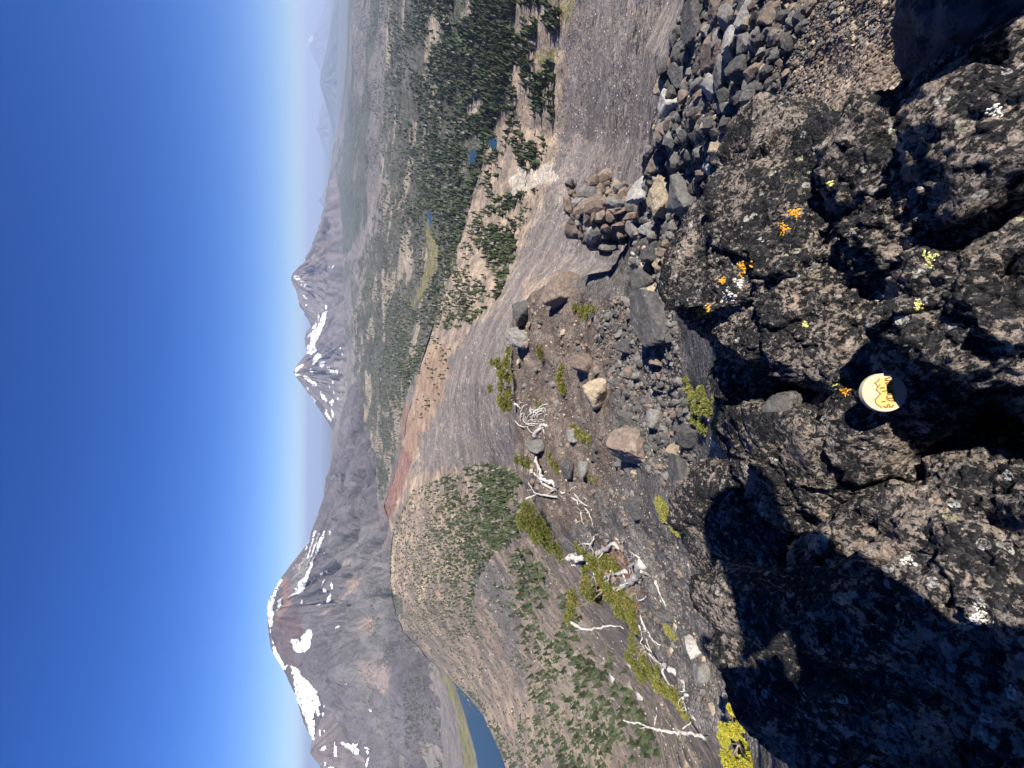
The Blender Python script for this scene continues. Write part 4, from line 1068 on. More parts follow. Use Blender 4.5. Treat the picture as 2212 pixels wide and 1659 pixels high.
B['main'] = boulder('lichen_boulder', 'largest black lichen boulder with orange patches in the middle of the outcrop', (.205, .42, -1.18), (.225, .35, .38), 701, 7, ML['a'], (R(-13), R(4), R(-16)), 6, .10, .020, 8)
B['left'] = boulder('lichen_boulder', 'rounded ribbed lichen rock left of the cream disc', (-.20, .41, -1.06), (.155, .23, .25), 702, 6, ML['b'], (R(-10), 0, R(8)), 7, .10, .018, 8)
B['discr'] = boulder('lichen_boulder', 'lichen rock overhanging the right side of the cream disc', (.112, .148, -.815), (.118, .135, .19), 703, 6, ML['b'], (R(-4), R(-6), R(10)), 7, .10, .018, 8)
B['right'] = boulder('lichen_boulder', 'broad lichen slab at the right between gravel and outcrop', (.27, .245, -1.0), (.15, .24, .25), 704, 7, ML['a'], (R(-6), R(8), R(-24)), 7, .11, .020, 8)
B['pale'] = boulder('lichen_boulder', 'pale cream blotched boulder at the lower right corner', (.335, .085, -.83), (.125, .12, .15), 705, 6, ML['c'], (0, R(6), R(20)), 7, .10, .016, 8)
B['long'] = boulder('lichen_boulder', 'long smooth grey and black rock between talus and brown gravel', (.66, .64, -1.42), (.25, .17, .24), 706, 6, ML['b'], (R(-14), R(10), R(28)), 6, .09, .012, 8)
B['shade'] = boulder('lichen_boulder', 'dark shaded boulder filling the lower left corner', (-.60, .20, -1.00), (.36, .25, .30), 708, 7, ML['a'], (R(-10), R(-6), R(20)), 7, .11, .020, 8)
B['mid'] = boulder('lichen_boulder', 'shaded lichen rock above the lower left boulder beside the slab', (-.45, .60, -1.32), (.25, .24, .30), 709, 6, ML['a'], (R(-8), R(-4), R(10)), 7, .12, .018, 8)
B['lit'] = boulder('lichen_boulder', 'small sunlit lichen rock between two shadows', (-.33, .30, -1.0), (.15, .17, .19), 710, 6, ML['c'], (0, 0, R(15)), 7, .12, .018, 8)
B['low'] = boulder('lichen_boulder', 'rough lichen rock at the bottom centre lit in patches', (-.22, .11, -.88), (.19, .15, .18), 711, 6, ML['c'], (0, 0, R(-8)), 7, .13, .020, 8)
B['foot'] = boulder('lichen_boulder', 'lichen rock below the cream disc at the near edge', (.045, .07, -.86), (.15, .115, .15), 712, 6, ML['b'], (0, 0, R(4)), 7, .12, .018, 8)
B['base'] = boulder('lichen_boulder', 'dark rock floor in the hollow under the cream disc', (-.02, .29, -.985), (.17, .17, .18), 713, 6, ML['b'], (0, 0, 0), 8, .12, .016)
B['stripe'] = boulder('dark_rock', 'dark striated rock in shadow at the upper right corner', (.545, .15, -1.00), (.16, .16, .24), 715, 6, M_SMOOTH, (R(6), R(10), R(30)), 7, .10, .016, 8)
B['edge'] = boulder('lichen_boulder', 'tall lichen boulder just beyond the upper right corner', (.70, -.04, -.72), (.20, .17, .34), 716, 5, ML['b'], (0, 0, R(10)), 7, .10, .016, 8)
B['gap'] = boulder('lichen_boulder', 'low lichen rock filling the gap between the largest boulder and the pale one', (.34, .205, -.93), (.16, .15, .17), 717, 6, ML['b'], (0, R(5), R(-10)), 7, .12, .018, 8)
B['back'] = boulder('lichen_boulder', 'shaded rock behind the disc at the foot of the largest boulder', (-.06, .55, -1.24), (.17, .17, .22), 714, 6, ML['a'], (0, 0, 0), 8, .12, .016)
knob_s = 5.5; kv = ray(1318, 485) * knob_s
M_KNOB = stone_mat('brown_conglomerate', [(0, (.130, .100, .082)), (1, (.135, .104, .086))], 5.0)
B['knob'] = boulder('conglomerate_knob', 'brown knob of cemented stones jutting over the grey scree', (kv[0], kv[1], kv[2]), (.44, .50, .56), 720, 5, M_KNOB, (R(8), R(-10), R(20)), 7, .16, .04, cat='rock knob', group='rock knobs')
kb = bvh_of([B['knob'], near])
kp = [(1222, 458), (1230, 400), (1290, 382), (1345, 395), (1395, 405), (1405, 470), (1385, 545), (1335, 565), (1290, 535), (1250, 505)]
kr = np.random.RandomState(19); nk = 0
for i in range(900):
    if nk >= 130: break
    x, y = kr.uniform(1218, 1405), kr.uniform(380, 568)
    if not inpoly(np.array([x]), np.array([y]), kp)[0]: continue
    h = cast(kb, x, y)
    p = h[0] if h is not None and h[1] < 7 else Vector((ray(x, y) * (knob_s + .1)).tolist())
    if h is not None and h[3] is near: continue
    u = knob_s / F; a = u * (6 + 13 * kr.rand() ** 2.2); nk += 1
    o = obj('stone', st_copy(STONES[i % 14], 'b' if kr.rand() < .7 else 'dg'[i % 2]), None, B['knob'])
    o.location = p - B['knob'].location; o.scale = (a * kr.uniform(.8, 1.3), a * kr.uniform(.8, 1.3), a * kr.uniform(.6, 1.0)); o.rotation_euler = rot_rand(kr)

# ------------------------------------------------------------------ orange and yellow lichen, disc, pebble
fg_bv = bvh_of(list(B.values()) + [near])
def lichen_patch(x, y, rpx, col_mat, n, seed, elong=1.0):
    c = cast(fg_bv, x, y)
    if c is None: return
    r = np.random.RandomState(seed); Vs, Fs, off = [], [], 0
    for i in range(int(n * 1.6)):
        a = r.uniform(0, 6.28); q = rpx * math.sqrt(r.rand()) * (1 + .5 * math.sin(3 * a + seed))
        h = cast(fg_bv, x + q * math.cos(a) * elong, y + q * math.sin(a))
        if h is None or h[3] is not c[3] or abs(h[1] / c[1] - 1) > .15: continue
        u = h[1] / F
        V, D, FA = rock_shape(1, 900 + i % 9, 5, 8)
        nz = h[2]; qt = nz.to_track_quat('Z', 'Y').to_matrix()
        W = (V * [u * r.uniform(1.4, 4.0), u * r.uniform(1.4, 4.0), u * .28]) @ np.array(qt).T + np.array(h[0])
        Vs.append(W); Fs.append(FA + off); off += len(V)
    if Vs:
        o = c[3]
        W = np.concatenate(Vs) - np.array(o.location)
        obj('lichen_patch', mesh_np('lichen_patch', W, np.concatenate(Fs), True), col_mat, o, kind='stuff')
def lich(name, a, b):
    k = Mat(name, .9, .15); k.color(k.ramp(k.noise(160, 3, .7), [(.35, a), (.65, b)])); return k.m
M_OR = lich('orange_lichen', (.46, .19, .015), (.68, .36, .05)); M_YE = lich('yellow_lichen', (.40, .38, .10), (.60, .56, .22)); M_WH = lich('white_lichen', (.40, .38, .34), (.66, .63, .57))
for i, (x, y, r_, mt, n) in enumerate([(1606, 575, 15, M_OR, 60), (1598, 610, 9, M_WH, 36), (1560, 606, 7, M_OR, 22), (1524, 674, 13, M_OR, 44), (1510, 670, 6, M_OR, 12), (1572, 640, 15, M_WH, 30), (1692, 492, 12, M_OR, 26), (1716, 462, 12, M_OR, 22),
                                        (1826, 846, 8, M_OR, 26), (1801, 838, 7, M_YE, 22), (1740, 700, 5, M_YE, 10), (1985, 660, 12, M_YE, 26), (1900, 640, 10, M_WH, 22), (2010, 560, 16, M_YE, 26), (1790, 400, 9, M_YE, 18), (2150, 240, 16, M_WH, 26),
                                        (1960, 1210, 14, M_WH, 24), (2120, 1330, 26, M_WH, 44), (1540, 960, 9, M_WH, 22)]):
    lichen_patch(x, y, r_, mt, n, 40 + i)

def wpos(x, y, s): return Vector((ray(x, y) * s).tolist())
# cream painted disc
DR, DT = .0285, .0085
disc = obj('painted_disc', None, label='small round cream disc with a painted mountain wedged in the rock hollow', cat='disc')
n_ = Vector((0.05, -math.cos(R(39)), math.sin(R(39)))).normalized()
e_up = Vector((0, math.sin(R(39)), math.cos(R(39)))); e_r = e_up.cross(n_).normalized(); e_up = n_.cross(e_r).normalized()
mm = Matrix.Identity(4); mm.col[0][:3] = e_r; mm.col[1][:3] = e_up; mm.col[2][:3] = n_; mm.col[3][:3] = wpos(1911, 848, .567)
disc.matrix_world = mm
V = []; ns = 64
prof = [(0, -DT), (DR * .97, -DT), (DR, -DT * .88), (DR, -DT * .10), (DR * .975, 0), (0, 0)]
for r_, z_ in prof[1:-1]:
    for k_ in range(ns): V.append((r_ * math.cos(6.28319 * k_ / ns), r_ * math.sin(6.28319 * k_ / ns), z_))
FQ = np.array([(j * ns + k_, j * ns + (k_ + 1) % ns, (j + 1) * ns + (k_ + 1) % ns, (j + 1) * ns + k_) for j in range(3) for k_ in range(ns)])
V.append((0, 0, -DT)); V.append((0, 0, 0))
FT = np.array([(ns * 4, (k_ + 1) % ns, k_) for k_ in range(ns)] + [(ns * 4 + 1, 3 * ns + k_, 3 * ns + (k_ + 1) % ns) for k_ in range(ns)])
k = Mat('cream_wood', .55, .35); k.color(k.ramp(k.noise(90, 4, .6), [(.3, (.43, .36, .235)), (.7, (.52, .45, .32))])); M_CREAM = k.m
obj('wooden_disc', mesh_np('wooden_disc', np.array(V), [FQ, FT], False), M_CREAM, disc)
def dpt(cx, cy): return ((840 - cy) / 710 * DR, (865 - cx) / 600 * DR)
def strokes(name, lines, width, mat, lift):
    Vs, Fs = [], []
    for pts in lines:
        P_ = np.array([dpt(*p) for p in pts])
        for a, b in zip(P_[:-1], P_[1:]):
            d = b - a; L = np.linalg.norm(d) + 1e-9; d /= L; nrm = np.array((-d[1], d[0])) * width * .5; a_ = a - d * width * .3; b_ = b + d * width * .3
            i = len(Vs)
            for q in (a_ - nrm, b_ - nrm, b_ + nrm, a_ + nrm): Vs.append((q[0], q[1], lift))
            lift += 2e-6
            Fs.append((i, i + 1, i + 2, i + 3))
    return obj(name, mesh_np(name, np.array(Vs), np.array(Fs), False), mat, disc)
tint = [(605, 500), (690, 640), (640, 740), (750, 890), (690, 980), (610, 1100), (620, 1210), (740, 1360), (900, 1420), (1120, 1330), (1150, 1000), (1110, 600), (1060, 300), (890, 300), (745, 340)]
cx_ = dpt(880, 860)
TV = [(*cx_, .00012)] + [(*dpt(*p), .00012) for p in tint]
obj('painted_ground', mesh_np('painted_ground', np.array(TV), np.array([(0, 1 + (i + 1) % len(tint), 1 + i) for i in range(len(tint))]), False), simple('yellow_wash', (.56, .40, .13), .6), disc)
M_INK = simple('brown_ink', (.17, .075, .025), .6)
strokes('mountain_outline', [[(745, 330), (690, 420), (605, 490), (650, 540), (690, 640)], [(745, 550), (700, 610), (660, 690), (640, 740), (750, 890), (690, 980), (600, 1100), (610, 1210), (660, 1290), (740, 1370), (770, 1415)]], .0013, M_INK, .0002)
ring = lambda cx, cy, rx, ry: [(cx + rx * math.cos(a / 10 * 6.2832), cy + ry * math.sin(a / 10 * 6.2832)) for a in range(11)]
strokes('lettering', [[(1020, 280), (900, 330), (885, 380), (1040, 410)], [(885, 380), (930, 400), (1000, 400)], ring(985, 505, 90, 42), [(740, 680), (860, 655)], [(930, 640), (1050, 630)], [(940, 690), (1000, 690)], [(800, 795), (900, 775)],
                      [(990, 740), (1090, 750)], [(970, 800), (1060, 790)], ring(1010, 880, 85, 40), [(940, 970), (920, 985), (900, 1030), (930, 1050), (1100, 1040)], [(910, 1105), (960, 1110), (980, 1140), (1110, 1145), (1130, 1165)], [(780, 1190), (860, 1160)],
                      [(820, 1340), (860, 1380), (910, 1380), (920, 1290)], [(960, 1270), (980, 1370), (1050, 1360), (1080, 1290)]], .0016, M_INK, .0004)
c = cast(fg_bv, 1690, 872)
if c:
    V, D, FA = rock_shape(5, 951, 6, 5)
    rs_ = 31 * c[1] / F; W = V * [rs_, rs_ * 1.05, rs_] + D * (.0022 * fbm(D * 3, 4, 5))[:, None]
    o = obj('round_stone', mesh_np('round_stone', W, FA, True), M_SMOOTH, label='round grey stone the size of an egg resting beside the outcrop hollow', cat='stone')
    o.location = wpos(1690, 872, c[1] - rs_ * .5)

# ------------------------------------------------------------------ shrubs
def needle_mat(name):
    k = Mat(name, .6, .25); k.color(k.attr()); return k.m
M_NEED = needle_mat('pine_needles'); M_LEAF = needle_mat('cushion_leaves')
k = Mat('bleached_wood', .8, .2)
k.color(k.ramp(k.noise(30, 5, .7), [(.3, (.20, .17, .145)), (.5, (.46, .425, .38)), (.72, (.66, .63, .58))])); k.bump(k.noise(60, 5, .7), .012, .9); M_DEAD = k.m
k = Mat('shrub_bark', .9, .1); k.color(k.ramp(k.noise(40, 4, .6), [(.3, (.14, .10, .075)), (.7, (.34, .27, .21))])); M_TWIG = k.m

def tube(pts, rads, sides=6):
    pts = np.array(pts, float); n = len(pts); V = []
    tan = np.gradient(pts, axis=0); tan /= np.linalg.norm(tan, axis=1)[:, None] + 1e-9
    ref = np.array((.31, .17, .93))
    for i in range(n):
        a = np.cross(tan[i], ref); a /= np.linalg.norm(a) + 1e-9; b = np.cross(tan[i], a)
        for k_ in range(sides):
            th = 6.28319 * k_ / sides
            V.append(pts[i] + rads[i] * (math.cos(th) * a + math.sin(th) * b))
    FQ = [(i * sides + k_, i * sides + (k_ + 1) % sides, (i + 1) * sides + (k_ + 1) % sides, (i + 1) * sides + k_) for i in range(n - 1) for k_ in range(sides)]
    V.append(pts[0]); V.append(pts[-1])
    FT = [(n * sides, (k_ + 1) % sides, k_) for k_ in range(sides)] + [(n * sides + 1, (n - 1) * sides + k_, (n - 1) * sides + (k_ + 1) % sides) for k_ in range(sides)]
    return np.array(V), np.array(FQ), np.array(FT)
def refine(pts, k_=4, wob=0.0, r=None):
    pts = np.array(pts, float); t = np.linspace(0, len(pts) - 1, (len(pts) - 1) * k_ + 1); out = []
    for q in t:
        i = min(int(q), len(pts) - 2); f = q - i
        p0, p1, p2, p3 = pts[max(i - 1, 0)], pts[i], pts[i + 1], pts[min(i + 2, len(pts) - 1)]
        out.append(.5 * ((2 * p1) + (-p0 + p2) * f + (2 * p0 - 5 * p1 + 4 * p2 - p3) * f * f + (-p0 + 3 * p1 - 3 * p2 + p3) * f ** 3))
    out = np.array(out)
    if wob and r is not None: out += r.normal(0, wob, out.shape)
    return out

def shrub(name, label, base, blobs, dens, seed, tones, leaf=1.0, kind='pine', bvx=None, lift=.35, cat='shrub', group='low pines and mats on the ledge', smul=1.0):
    r = np.random.RandomState(seed)
    c = None
    for k_ in range(14):
        c = cast(bvx or near_bv, base[0] + 6 * k_, base[1])
        if c is not None and c[1] < 14: break
    if c is None: return None
    s0 = c[1] * smul; u0 = s0 / F
    root = obj(name, None, label=label, cat=cat, group=group); root.location = c[0] if smul == 1.0 else wpos(base[0], base[1], s0)
    O = np.array(root.location)
    Vs, Fs, Cs, off = [], [], [], 0; stems = []
    for x, y, rp in blobs:
        rp *= 1.22
        h = cast(bvx or near_bv, x, y)
        s = s0
        if h is not None and abs(h[1] / s0 - 1) < .35: s = min(h[1], s0 * 1.2)
        cen = ray(x, y) * (s - rp * s / F * lift); u = s / F; R_ = rp * u
        stems.append((cen, R_))
        n = max(14, int(dens * rp * rp / 4.2))
        d = r.normal(size=(n, 3)); d /= np.linalg.norm(d, axis=1)[:, None]; d[:, 2] = np.abs(d[:, 2]) * .95 - .2
        lump = 1 + .35 * fbm(d * 2.3 + seed, 2, seed)
        p = cen + d * R_ * np.array((1.12, 1.12, .85)) * (r.rand(n) ** .35 * lump)[:, None]
        col = np.array(tones)[r.randint(len(tones), size=n)] * r.uniform(.65, 1.3, n)[:, None]
        ax = d * .7 + r.normal(0, .4, (n, 3)) + np.array((0, 0, .5)); ax /= np.linalg.norm(ax, axis=1)[:, None]
        nl = 7 if kind == 'pine' else 5
        L = np.repeat(u * leaf * r.uniform(2.0, 3.6, n), nl)[:, None]
        pp = np.repeat(p, nl, axis=0); q = np.repeat(ax, nl, axis=0) + r.normal(0, .5 if kind == 'pine' else .8, (n * nl, 3)); q /= np.linalg.norm(q, axis=1)[:, None]
        w = np.cross(q, r.normal(size=(n * nl, 3))); w /= np.linalg.norm(w, axis=1)[:, None]
        wd = L * (.13 if kind == 'pine' else .26)
        if kind == 'pine': quad = np.stack([pp - w * wd, pp + w * wd, pp + q * L + w * wd * .5, pp + q * L - w * wd * .5], 1)
        else: quad = np.stack([pp, pp + q * L * .5 + w * wd, pp + q * L, pp + q * L * .5 - w * wd], 1)
        Vs.append(quad.reshape(-1, 3) - O); Fs.append(np.arange(n * nl * 4).reshape(-1, 4) + off); off += n * nl * 4
        Cs.append(np.repeat(np.repeat(col, nl, axis=0) * r.uniform(.85, 1.15, (n * nl, 1)), 4, axis=0))
    obj('foliage', mesh_np('foliage', np.concatenate(Vs), np.concatenate(Fs), False, np.clip(np.concatenate(Cs), .004, .8)), M_NEED if kind == 'pine' else M_LEAF, root)
    if kind == 'pine':
        for cen, R_ in stems[::1]:
            pts = refine([O - [0, 0, .02], (O * .5 + cen * .5) + r.normal(0, .2 * R_, 3), cen + [0, 0, .2 * R_]], 3)
            V, FQ, FT = tube(pts - O, np.linspace(max(.10 * R_, u0 * 1.0), max(.05 * R_, u0 * .5), len(pts)), 5)
            obj('stem', mesh_np('stem', V, [FQ, FT], True), M_TWIG, root)
    return root
YG = [(.24, .24, .04), (.19, .20, .035), (.14, .165, .035), (.085, .105, .028), (.29, .26, .06), (.20, .14, .06)]
GR = [(.14, .155, .03), (.085, .105, .028), (.18, .185, .04), (.06, .078, .022), (.17, .12, .05)]
OL = [(.16, .15, .045), (.20, .19, .05), (.13, .12, .04)]
shrub('dwarf_pine', 'right one of two yellow-green dwarf pines on the crest', (1112, 800), [(1100, 758, 8), (1096, 783, 11), (1076, 785, 9), (1063, 781, 6), (1086, 806, 13), (1101, 816, 10)], 9, 1, YG, smul=1.0)
shrub('dwarf_pine', 'left one of two yellow-green dwarf pines on the crest', (1114, 860), [(1060, 839, 7), (1083, 835, 9), (1100, 850, 11), (1085, 865, 12), (1101, 875, 10), (1090, 881, 8)], 9, 2, YG)
shrub('dwarf_pine', 'small upright yellow-green pine in the middle of the brown ledge', (1216, 832), [(1213, 799, 8), (1211, 815, 10), (1216, 832, 10), (1217, 843, 8)], 10, 3, YG)
shrub('dwarf_pine', 'ring-shaped yellow-green pine seedling near the sloping brown slab', (1262, 672), [(1243, 664, 7), (1258, 673, 9), (1272, 667, 7), (1281, 671, 7), (1268, 683, 7)], 10, 4, YG)
shrub('olive_tuft', 'faded olive tuft on the ledge behind the twin pines', (1168, 763), [(1166, 757, 9), (1170, 770, 8)], 9, 5, OL, .8)
shrub('creeping_shrub', 'creeping green shrub curling beside a grey stone on the ledge', (1252, 938), [(1239, 924, 8), (1249, 936, 9), (1262, 944, 10), (1275, 948, 8)], 9, 6, YG, .8)
shrub('olive_tuft', 'olive tuft below the bleached root tangle', (1196, 998), [(1189, 985, 8), (1196, 1000, 10), (1204, 1013, 9)], 8, 7, OL, .8)
shrub('dwarf_pine', 'small green pine behind the forked white branch on the crest', (1135, 998), [(1117, 992, 7), (1130, 993, 9), (1141, 1001, 9)], 9, 8, GR)
shrub('olive_tuft', 'tiny olive tuft left of the upright ledge pine', (1170, 880), [(1160, 868, 6), (1168, 875, 6)], 8, 18, OL, .7)
shrub('olive_tuft', 'tiny tuft under the flat grey stone of the ledge', (1280, 1035), [(1276, 1033, 7), (1286, 1040, 7)], 8, 19, OL, .7)
shrub('dwarf_pine', 'broad green pine spilling over the crest in front of the tree slope', (1185, 1160), [(1135, 1095, 10), (1150, 1106, 14), (1130, 1125, 16), (1150, 1131, 18), (1171, 1131, 14), (1160, 1151, 18), (1181, 1156, 14), (1186, 1176, 14), (1205, 1186, 12), (1211, 1200, 10)], 8, 9, GR + YG[1:3])
shrub('dwarf_pine', 'largest sprawling yellow-green pine among bleached logs', (1310, 1270), [(1250, 1180, 9), (1265, 1195, 10), (1285, 1215, 16), (1310, 1215, 16), (1330, 1220, 13), (1270, 1235, 14), (1300, 1250, 14), (1270, 1275, 16), (1240, 1290, 14), (1235, 1320, 11), (1225, 1336, 8), (1290, 1285, 14), (1320, 1280, 18),
    (1346, 1290, 16), (1366, 1300, 14), (1341, 1316, 16), (1366, 1331, 14), (1371, 1350, 12)], 8, 10, GR + YG[1:4] + [(.30, .20, .05)])
shrub('dwarf_pine', 'sprawling pine on the left rim beside twiggy grey branches', (1385, 1395), [(1366, 1380, 8), (1368, 1400, 9), (1360, 1420, 10), (1375, 1440, 12), (1390, 1425, 10), (1400, 1450, 12), (1420, 1450, 10), (1385, 1460, 11)], 8, 11, GR + YG[1:3])
shrub('dwarf_pine', 'yellow-green pine on the left rim next to a weathered log', (1450, 1480), [(1420, 1480, 11), (1440, 1490, 13), (1455, 1500, 13), (1465, 1515, 10), (1475, 1533, 9), (1480, 1546, 7)], 8, 12, YG)
shrub('dwarf_pine', 'bright yellow pine boughs at the bottom edge beside the dark boulder', (1592, 1610), [(1582, 1533, 7), (1598, 1564, 9), (1565, 1576, 9), (1586, 1580, 10), (1563, 1597, 9), (1598, 1605, 13), (1611, 1626, 13), (1578, 1646, 15), (1623, 1646, 13), (1600, 1655, 13)], 9, 13, [(.40, .36, .04), (.33, .31, .035), (.24, .25, .03), (.44, .38, .06)], 1.5, smul=.72)
mat_ = shrub('cushion_plant', 'green cushion plant with purple flowers under the largest lichen boulder', (1525, 870), [(1481, 821, 6), (1490, 841, 9), (1500, 861, 12), (1520, 850, 14), (1510, 881, 14), (1530, 881, 17), (1504, 905, 12), (1520, 921, 13), (1560, 860, 17), (1572, 890, 18), (1555, 921, 15)],
    11, 14, [(.17, .20, .035), (.22, .22, .05), (.10, .13, .025), (.30, .25, .10)], .95, 'leaf', cat='plant')
shrub('mat_plant', 'yellow-green mat plant on the gravel beside the shaded rock', (1440, 1110), [(1424, 1086, 9), (1434, 1100, 12), (1438, 1116, 11), (1455, 1140, 8), (1466, 1150, 8)], 10, 15, [(.26, .26, .05), (.20, .22, .04), (.34, .28, .10)], .8, 'leaf', cat='plant')
shrub('mat_plant', 'small mat plant on the lower left gravel', (1450, 1368), [(1444, 1361, 9), (1455, 1372, 8)], 9, 16, [(.20, .20, .05), (.24, .22, .06)], .8, 'leaf', cat='plant')
if mat_:
    fr = np.random.RandomState(3); M_PUR = simple('purple_petals', (.30, .20, .55), .6)
    for x, y in ((1479, 843), (1500, 866), (1492, 893), (1532, 907), (1510, 880)):
        h = cast(near_bv, x, y); p = ray(x, y) * (h[1] - .05) - np.array(mat_.location); u = h[1] / F
        Vf, Ff = [], []
        for j in range(5):
            a = fr.normal(size=3); a[2] = abs(a[2]); a /= np.linalg.norm(a); b = np.cross(a, fr.normal(size=3)); b /= np.linalg.norm(b); i = len(Vf)
            for q in (p, p + a * 2.6 * u + b * 1.1 * u, p + a * 4.2 * u, p + a * 2.6 * u - b * 1.1 * u): Vf.append(q)
            Ff.append((i, i + 1, i + 2, i + 3))
        obj('flower', mesh_np('flower', np.array(Vf), np.array(Ff), False), M_PUR, mat_)

# ------------------------------------------------------------------ bleached dead wood
A_ = lambda pts: C((1069.7, 822.8), .1653, pts)
B_ = lambda pts: C((1124.5, 1069.7), .18185, pts)
D_ = lambda pts: C((1289.0, 1316.5), .2063, pts)
E_ = lambda pts: C((1206.8, 274.3), .215, pts)
def deadwood(name, label, limbs, seed, cat='dead wood', twigs=4, group='bleached dead wood on the ledge'):
    """limbs: (pixel polyline, radius px, raise px)"""
    r = np.random.RandomState(seed); root = None
    sref = None
    for li, (pts, rp, up) in enumerate(limbs):
        rp *= 1.3
        S = []
        for x, y in pts:
            h = cast(near_bv, x, y)
            S.append(h[1] if h is not None and h[1] < 16 else None)
        good = [q for q in S if q] or [sref or 6.0]
        med = float(np.median(good)); sref = sref or med
        P_ = []
        gi = [i for i in range(len(S)) if S[i] and abs(S[i] / med - 1) < .25]
        lin = np.polyfit(gi, [S[i] for i in gi], 1) if len(gi) > 2 else (0.0, med)
        for i, (x, y) in enumerate(pts):
            s = float(np.clip(lin[0] * i + lin[1], .85 * med, 1.15 * med))
            f = i / max(len(pts) - 1, 1)
            P_.append(ray(x, y) * (s - (rp * .6 + up * math.sin(3.1416 * min(f * 1.1, 1))) * s / F))
        P_ = refine(P_, 4, .34 * rp * med / F, r)
        u = med / F
        rad = rp * u * np.linspace(1.1, .40, len(P_)) * r.uniform(.7, 1.3, len(P_))
        if root is None:
            root = obj(name, None, label=label, cat=cat, group=group); root.location = P_[0]
        O = np.array(root.location)
        V, FQ, FT = tube(P_ - O, rad, 7 if rp > 2 else 5)
        lb = obj('trunk' if li == 0 and rp > 2.5 else 'branch', mesh_np('branch', V, [FQ, FT], True), M_DEAD, root)
        for t in range(twigs if rp > 1.0 else 0):      # broken side twigs
            i = r.randint(2, len(P_) - 1); d = r.normal(size=3); d[2] = abs(d[2]) * .8; d /= np.linalg.norm(d)
            L = u * r.uniform(5, 14) * (1 + .15 * rp)
            q = refine([P_[i], P_[i] + d * L * .5 + r.normal(0, .1 * L, 3), P_[i] + d * L + r.normal(0, .15 * L, 3)], 2)
            V, FQ, FT = tube(q - O, np.linspace(.55, .2, len(q)) * max(rp * .5, .8) * u, 4)
            obj('twig', mesh_np('twig', V, [FQ, FT], True), M_DEAD, lb)
    return root
cr = np.random.RandomState(21); curls = []
for i in range(22):
    a0 = cr.uniform(0, 6.28); r0 = cr.uniform(50, 150); cx0, cy0 = cr.uniform(380, 640), cr.uniform(380, 600)
    n = cr.randint(4, 7); sg = cr.choice((-1, 1))
    curls.append((A_([(cx0 + r0 * (1 - .12 * j) * math.cos(a0 + sg * j * .75) * 1.2, cy0 + r0 * (1 - .12 * j) * math.sin(a0 + sg * j * .75)) for j in range(n)]), cr.uniform(.6, 1.1), cr.uniform(2, 10)))
deadwood('dead_root_tangle', 'curly tangle of bleached roots on the crest left of the twin pines', [(A_([(500, 720), (560, 640), (620, 580), (680, 590)]), 4.2, 2), (A_([(360, 560), (330, 480), (340, 380), (400, 310), (440, 330)]), 1.3, 6),
    (A_([(400, 540), (440, 450), (540, 380), (640, 310), (760, 310)]), 1.5, 6), (A_([(420, 500), (480, 420), (580, 370), (700, 360), (720, 320)]), 1.3, 8), (A_([(400, 560), (470, 560), (560, 560), (640, 570)]), 1.4, 4), (A_([(300, 350), (330, 290), (420, 260), (500, 250), (560, 270)]), 1.2, 4),
    (A_([(640, 450), (720, 420), (780, 380)]), 1.0, 4), (A_([(620, 590), (640, 680), (645, 760)]), 1.2, 1), (A_([(250, 290), (320, 350), (340, 420)]), 1.6, 2)] + curls, 31, twigs=0)
deadwood('dead_pine_trunk', 'forked bleached pine skeleton lying across the crest', [(A_([(900, 1390), (760, 1340), (640, 1290), (600, 1230), (560, 1100), (520, 980), (500, 880), (478, 815)]), 3.6, 8), (A_([(630, 1330), (560, 1270), (480, 1190), (420, 1160)]), 2.4, 4), (A_([(470, 1200), (480, 1150), (440, 1070), (380, 1020), (300, 1000)]), 2.2, 8),
    (A_([(600, 1310), (700, 1390), (820, 1430), (900, 1460)]), 3.0, 2), (A_([(1210, 1560), (1050, 1540), (900, 1540), (700, 1500), (540, 1470), (470, 1400), (440, 1300)]), 2.2, 5), (A_([(960, 1450), (1050, 1380), (1130, 1480), (1200, 1560)]), 1.3, 6), (A_([(1030, 1470), (1100, 1560), (1240, 1650)]), 1.6, 6),
    (A_([(660, 1520), (730, 1450), (820, 1400)]), 1.4, 5), (A_([(400, 1540), (500, 1500), (560, 1480)]), 1.4, 3), (B_([(660, 60), (710, 150), (730, 290), (755, 360)]), 1.8, 6), (B_([(600, 20), (700, 90), (800, 190), (830, 270), (870, 390)]), 1.4, 8), (A_([(640, 1200), (700, 1150)]), 1.0, 3)], 32)
deadwood('dead_log', 'thick bleached log with splintered ends above the sprawling pine', [(B_([(560, 745), (650, 740), (760, 735), (900, 700), (1000, 640), (1120, 590), (1280, 560)]), 5.6, 9), (B_([(880, 690), (830, 600), (860, 530), (885, 460)]), 1.8, 8), (B_([(840, 590), (760, 570), (680, 590)]), 1.7, 8), (B_([(740, 770), (660, 820), (600, 835)]), 2.2, 6),
    (B_([(1170, 570), (1140, 520), (1115, 490)]), 1.3, 5), (B_([(1200, 570), (1250, 520), (1290, 490)]), 1.4, 4), (B_([(690, 710), (610, 700), (570, 745)]), 2.0, 5)], 33, twigs=3)
deadwood('dead_stump', 'curved silver stump with raised arms left of the thick log', [(B_([(1430, 800), (1400, 900), (1350, 980), (1290, 1050), (1200, 1090), (1080, 1110)]), 6.0, 9), (B_([(1270, 900), (1150, 920), (1060, 960), (980, 970)]), 2.8, 12), (B_([(1290, 880), (1320, 830), (1420, 750)]), 2.6, 10), (B_([(1420, 750), (1330, 690), (1270, 650)]), 1.4, 8),
    (B_([(1250, 1020), (1200, 920), (1130, 880)]), 2.0, 10), (B_([(1430, 900), (1540, 950), (1600, 1010), (1560, 1150), (1480, 1220), (1390, 1260)]), 2.4, 5), (B_([(1600, 1010), (1660, 1180), (1730, 1330)]), 1.9, 4)], 34, twigs=3)
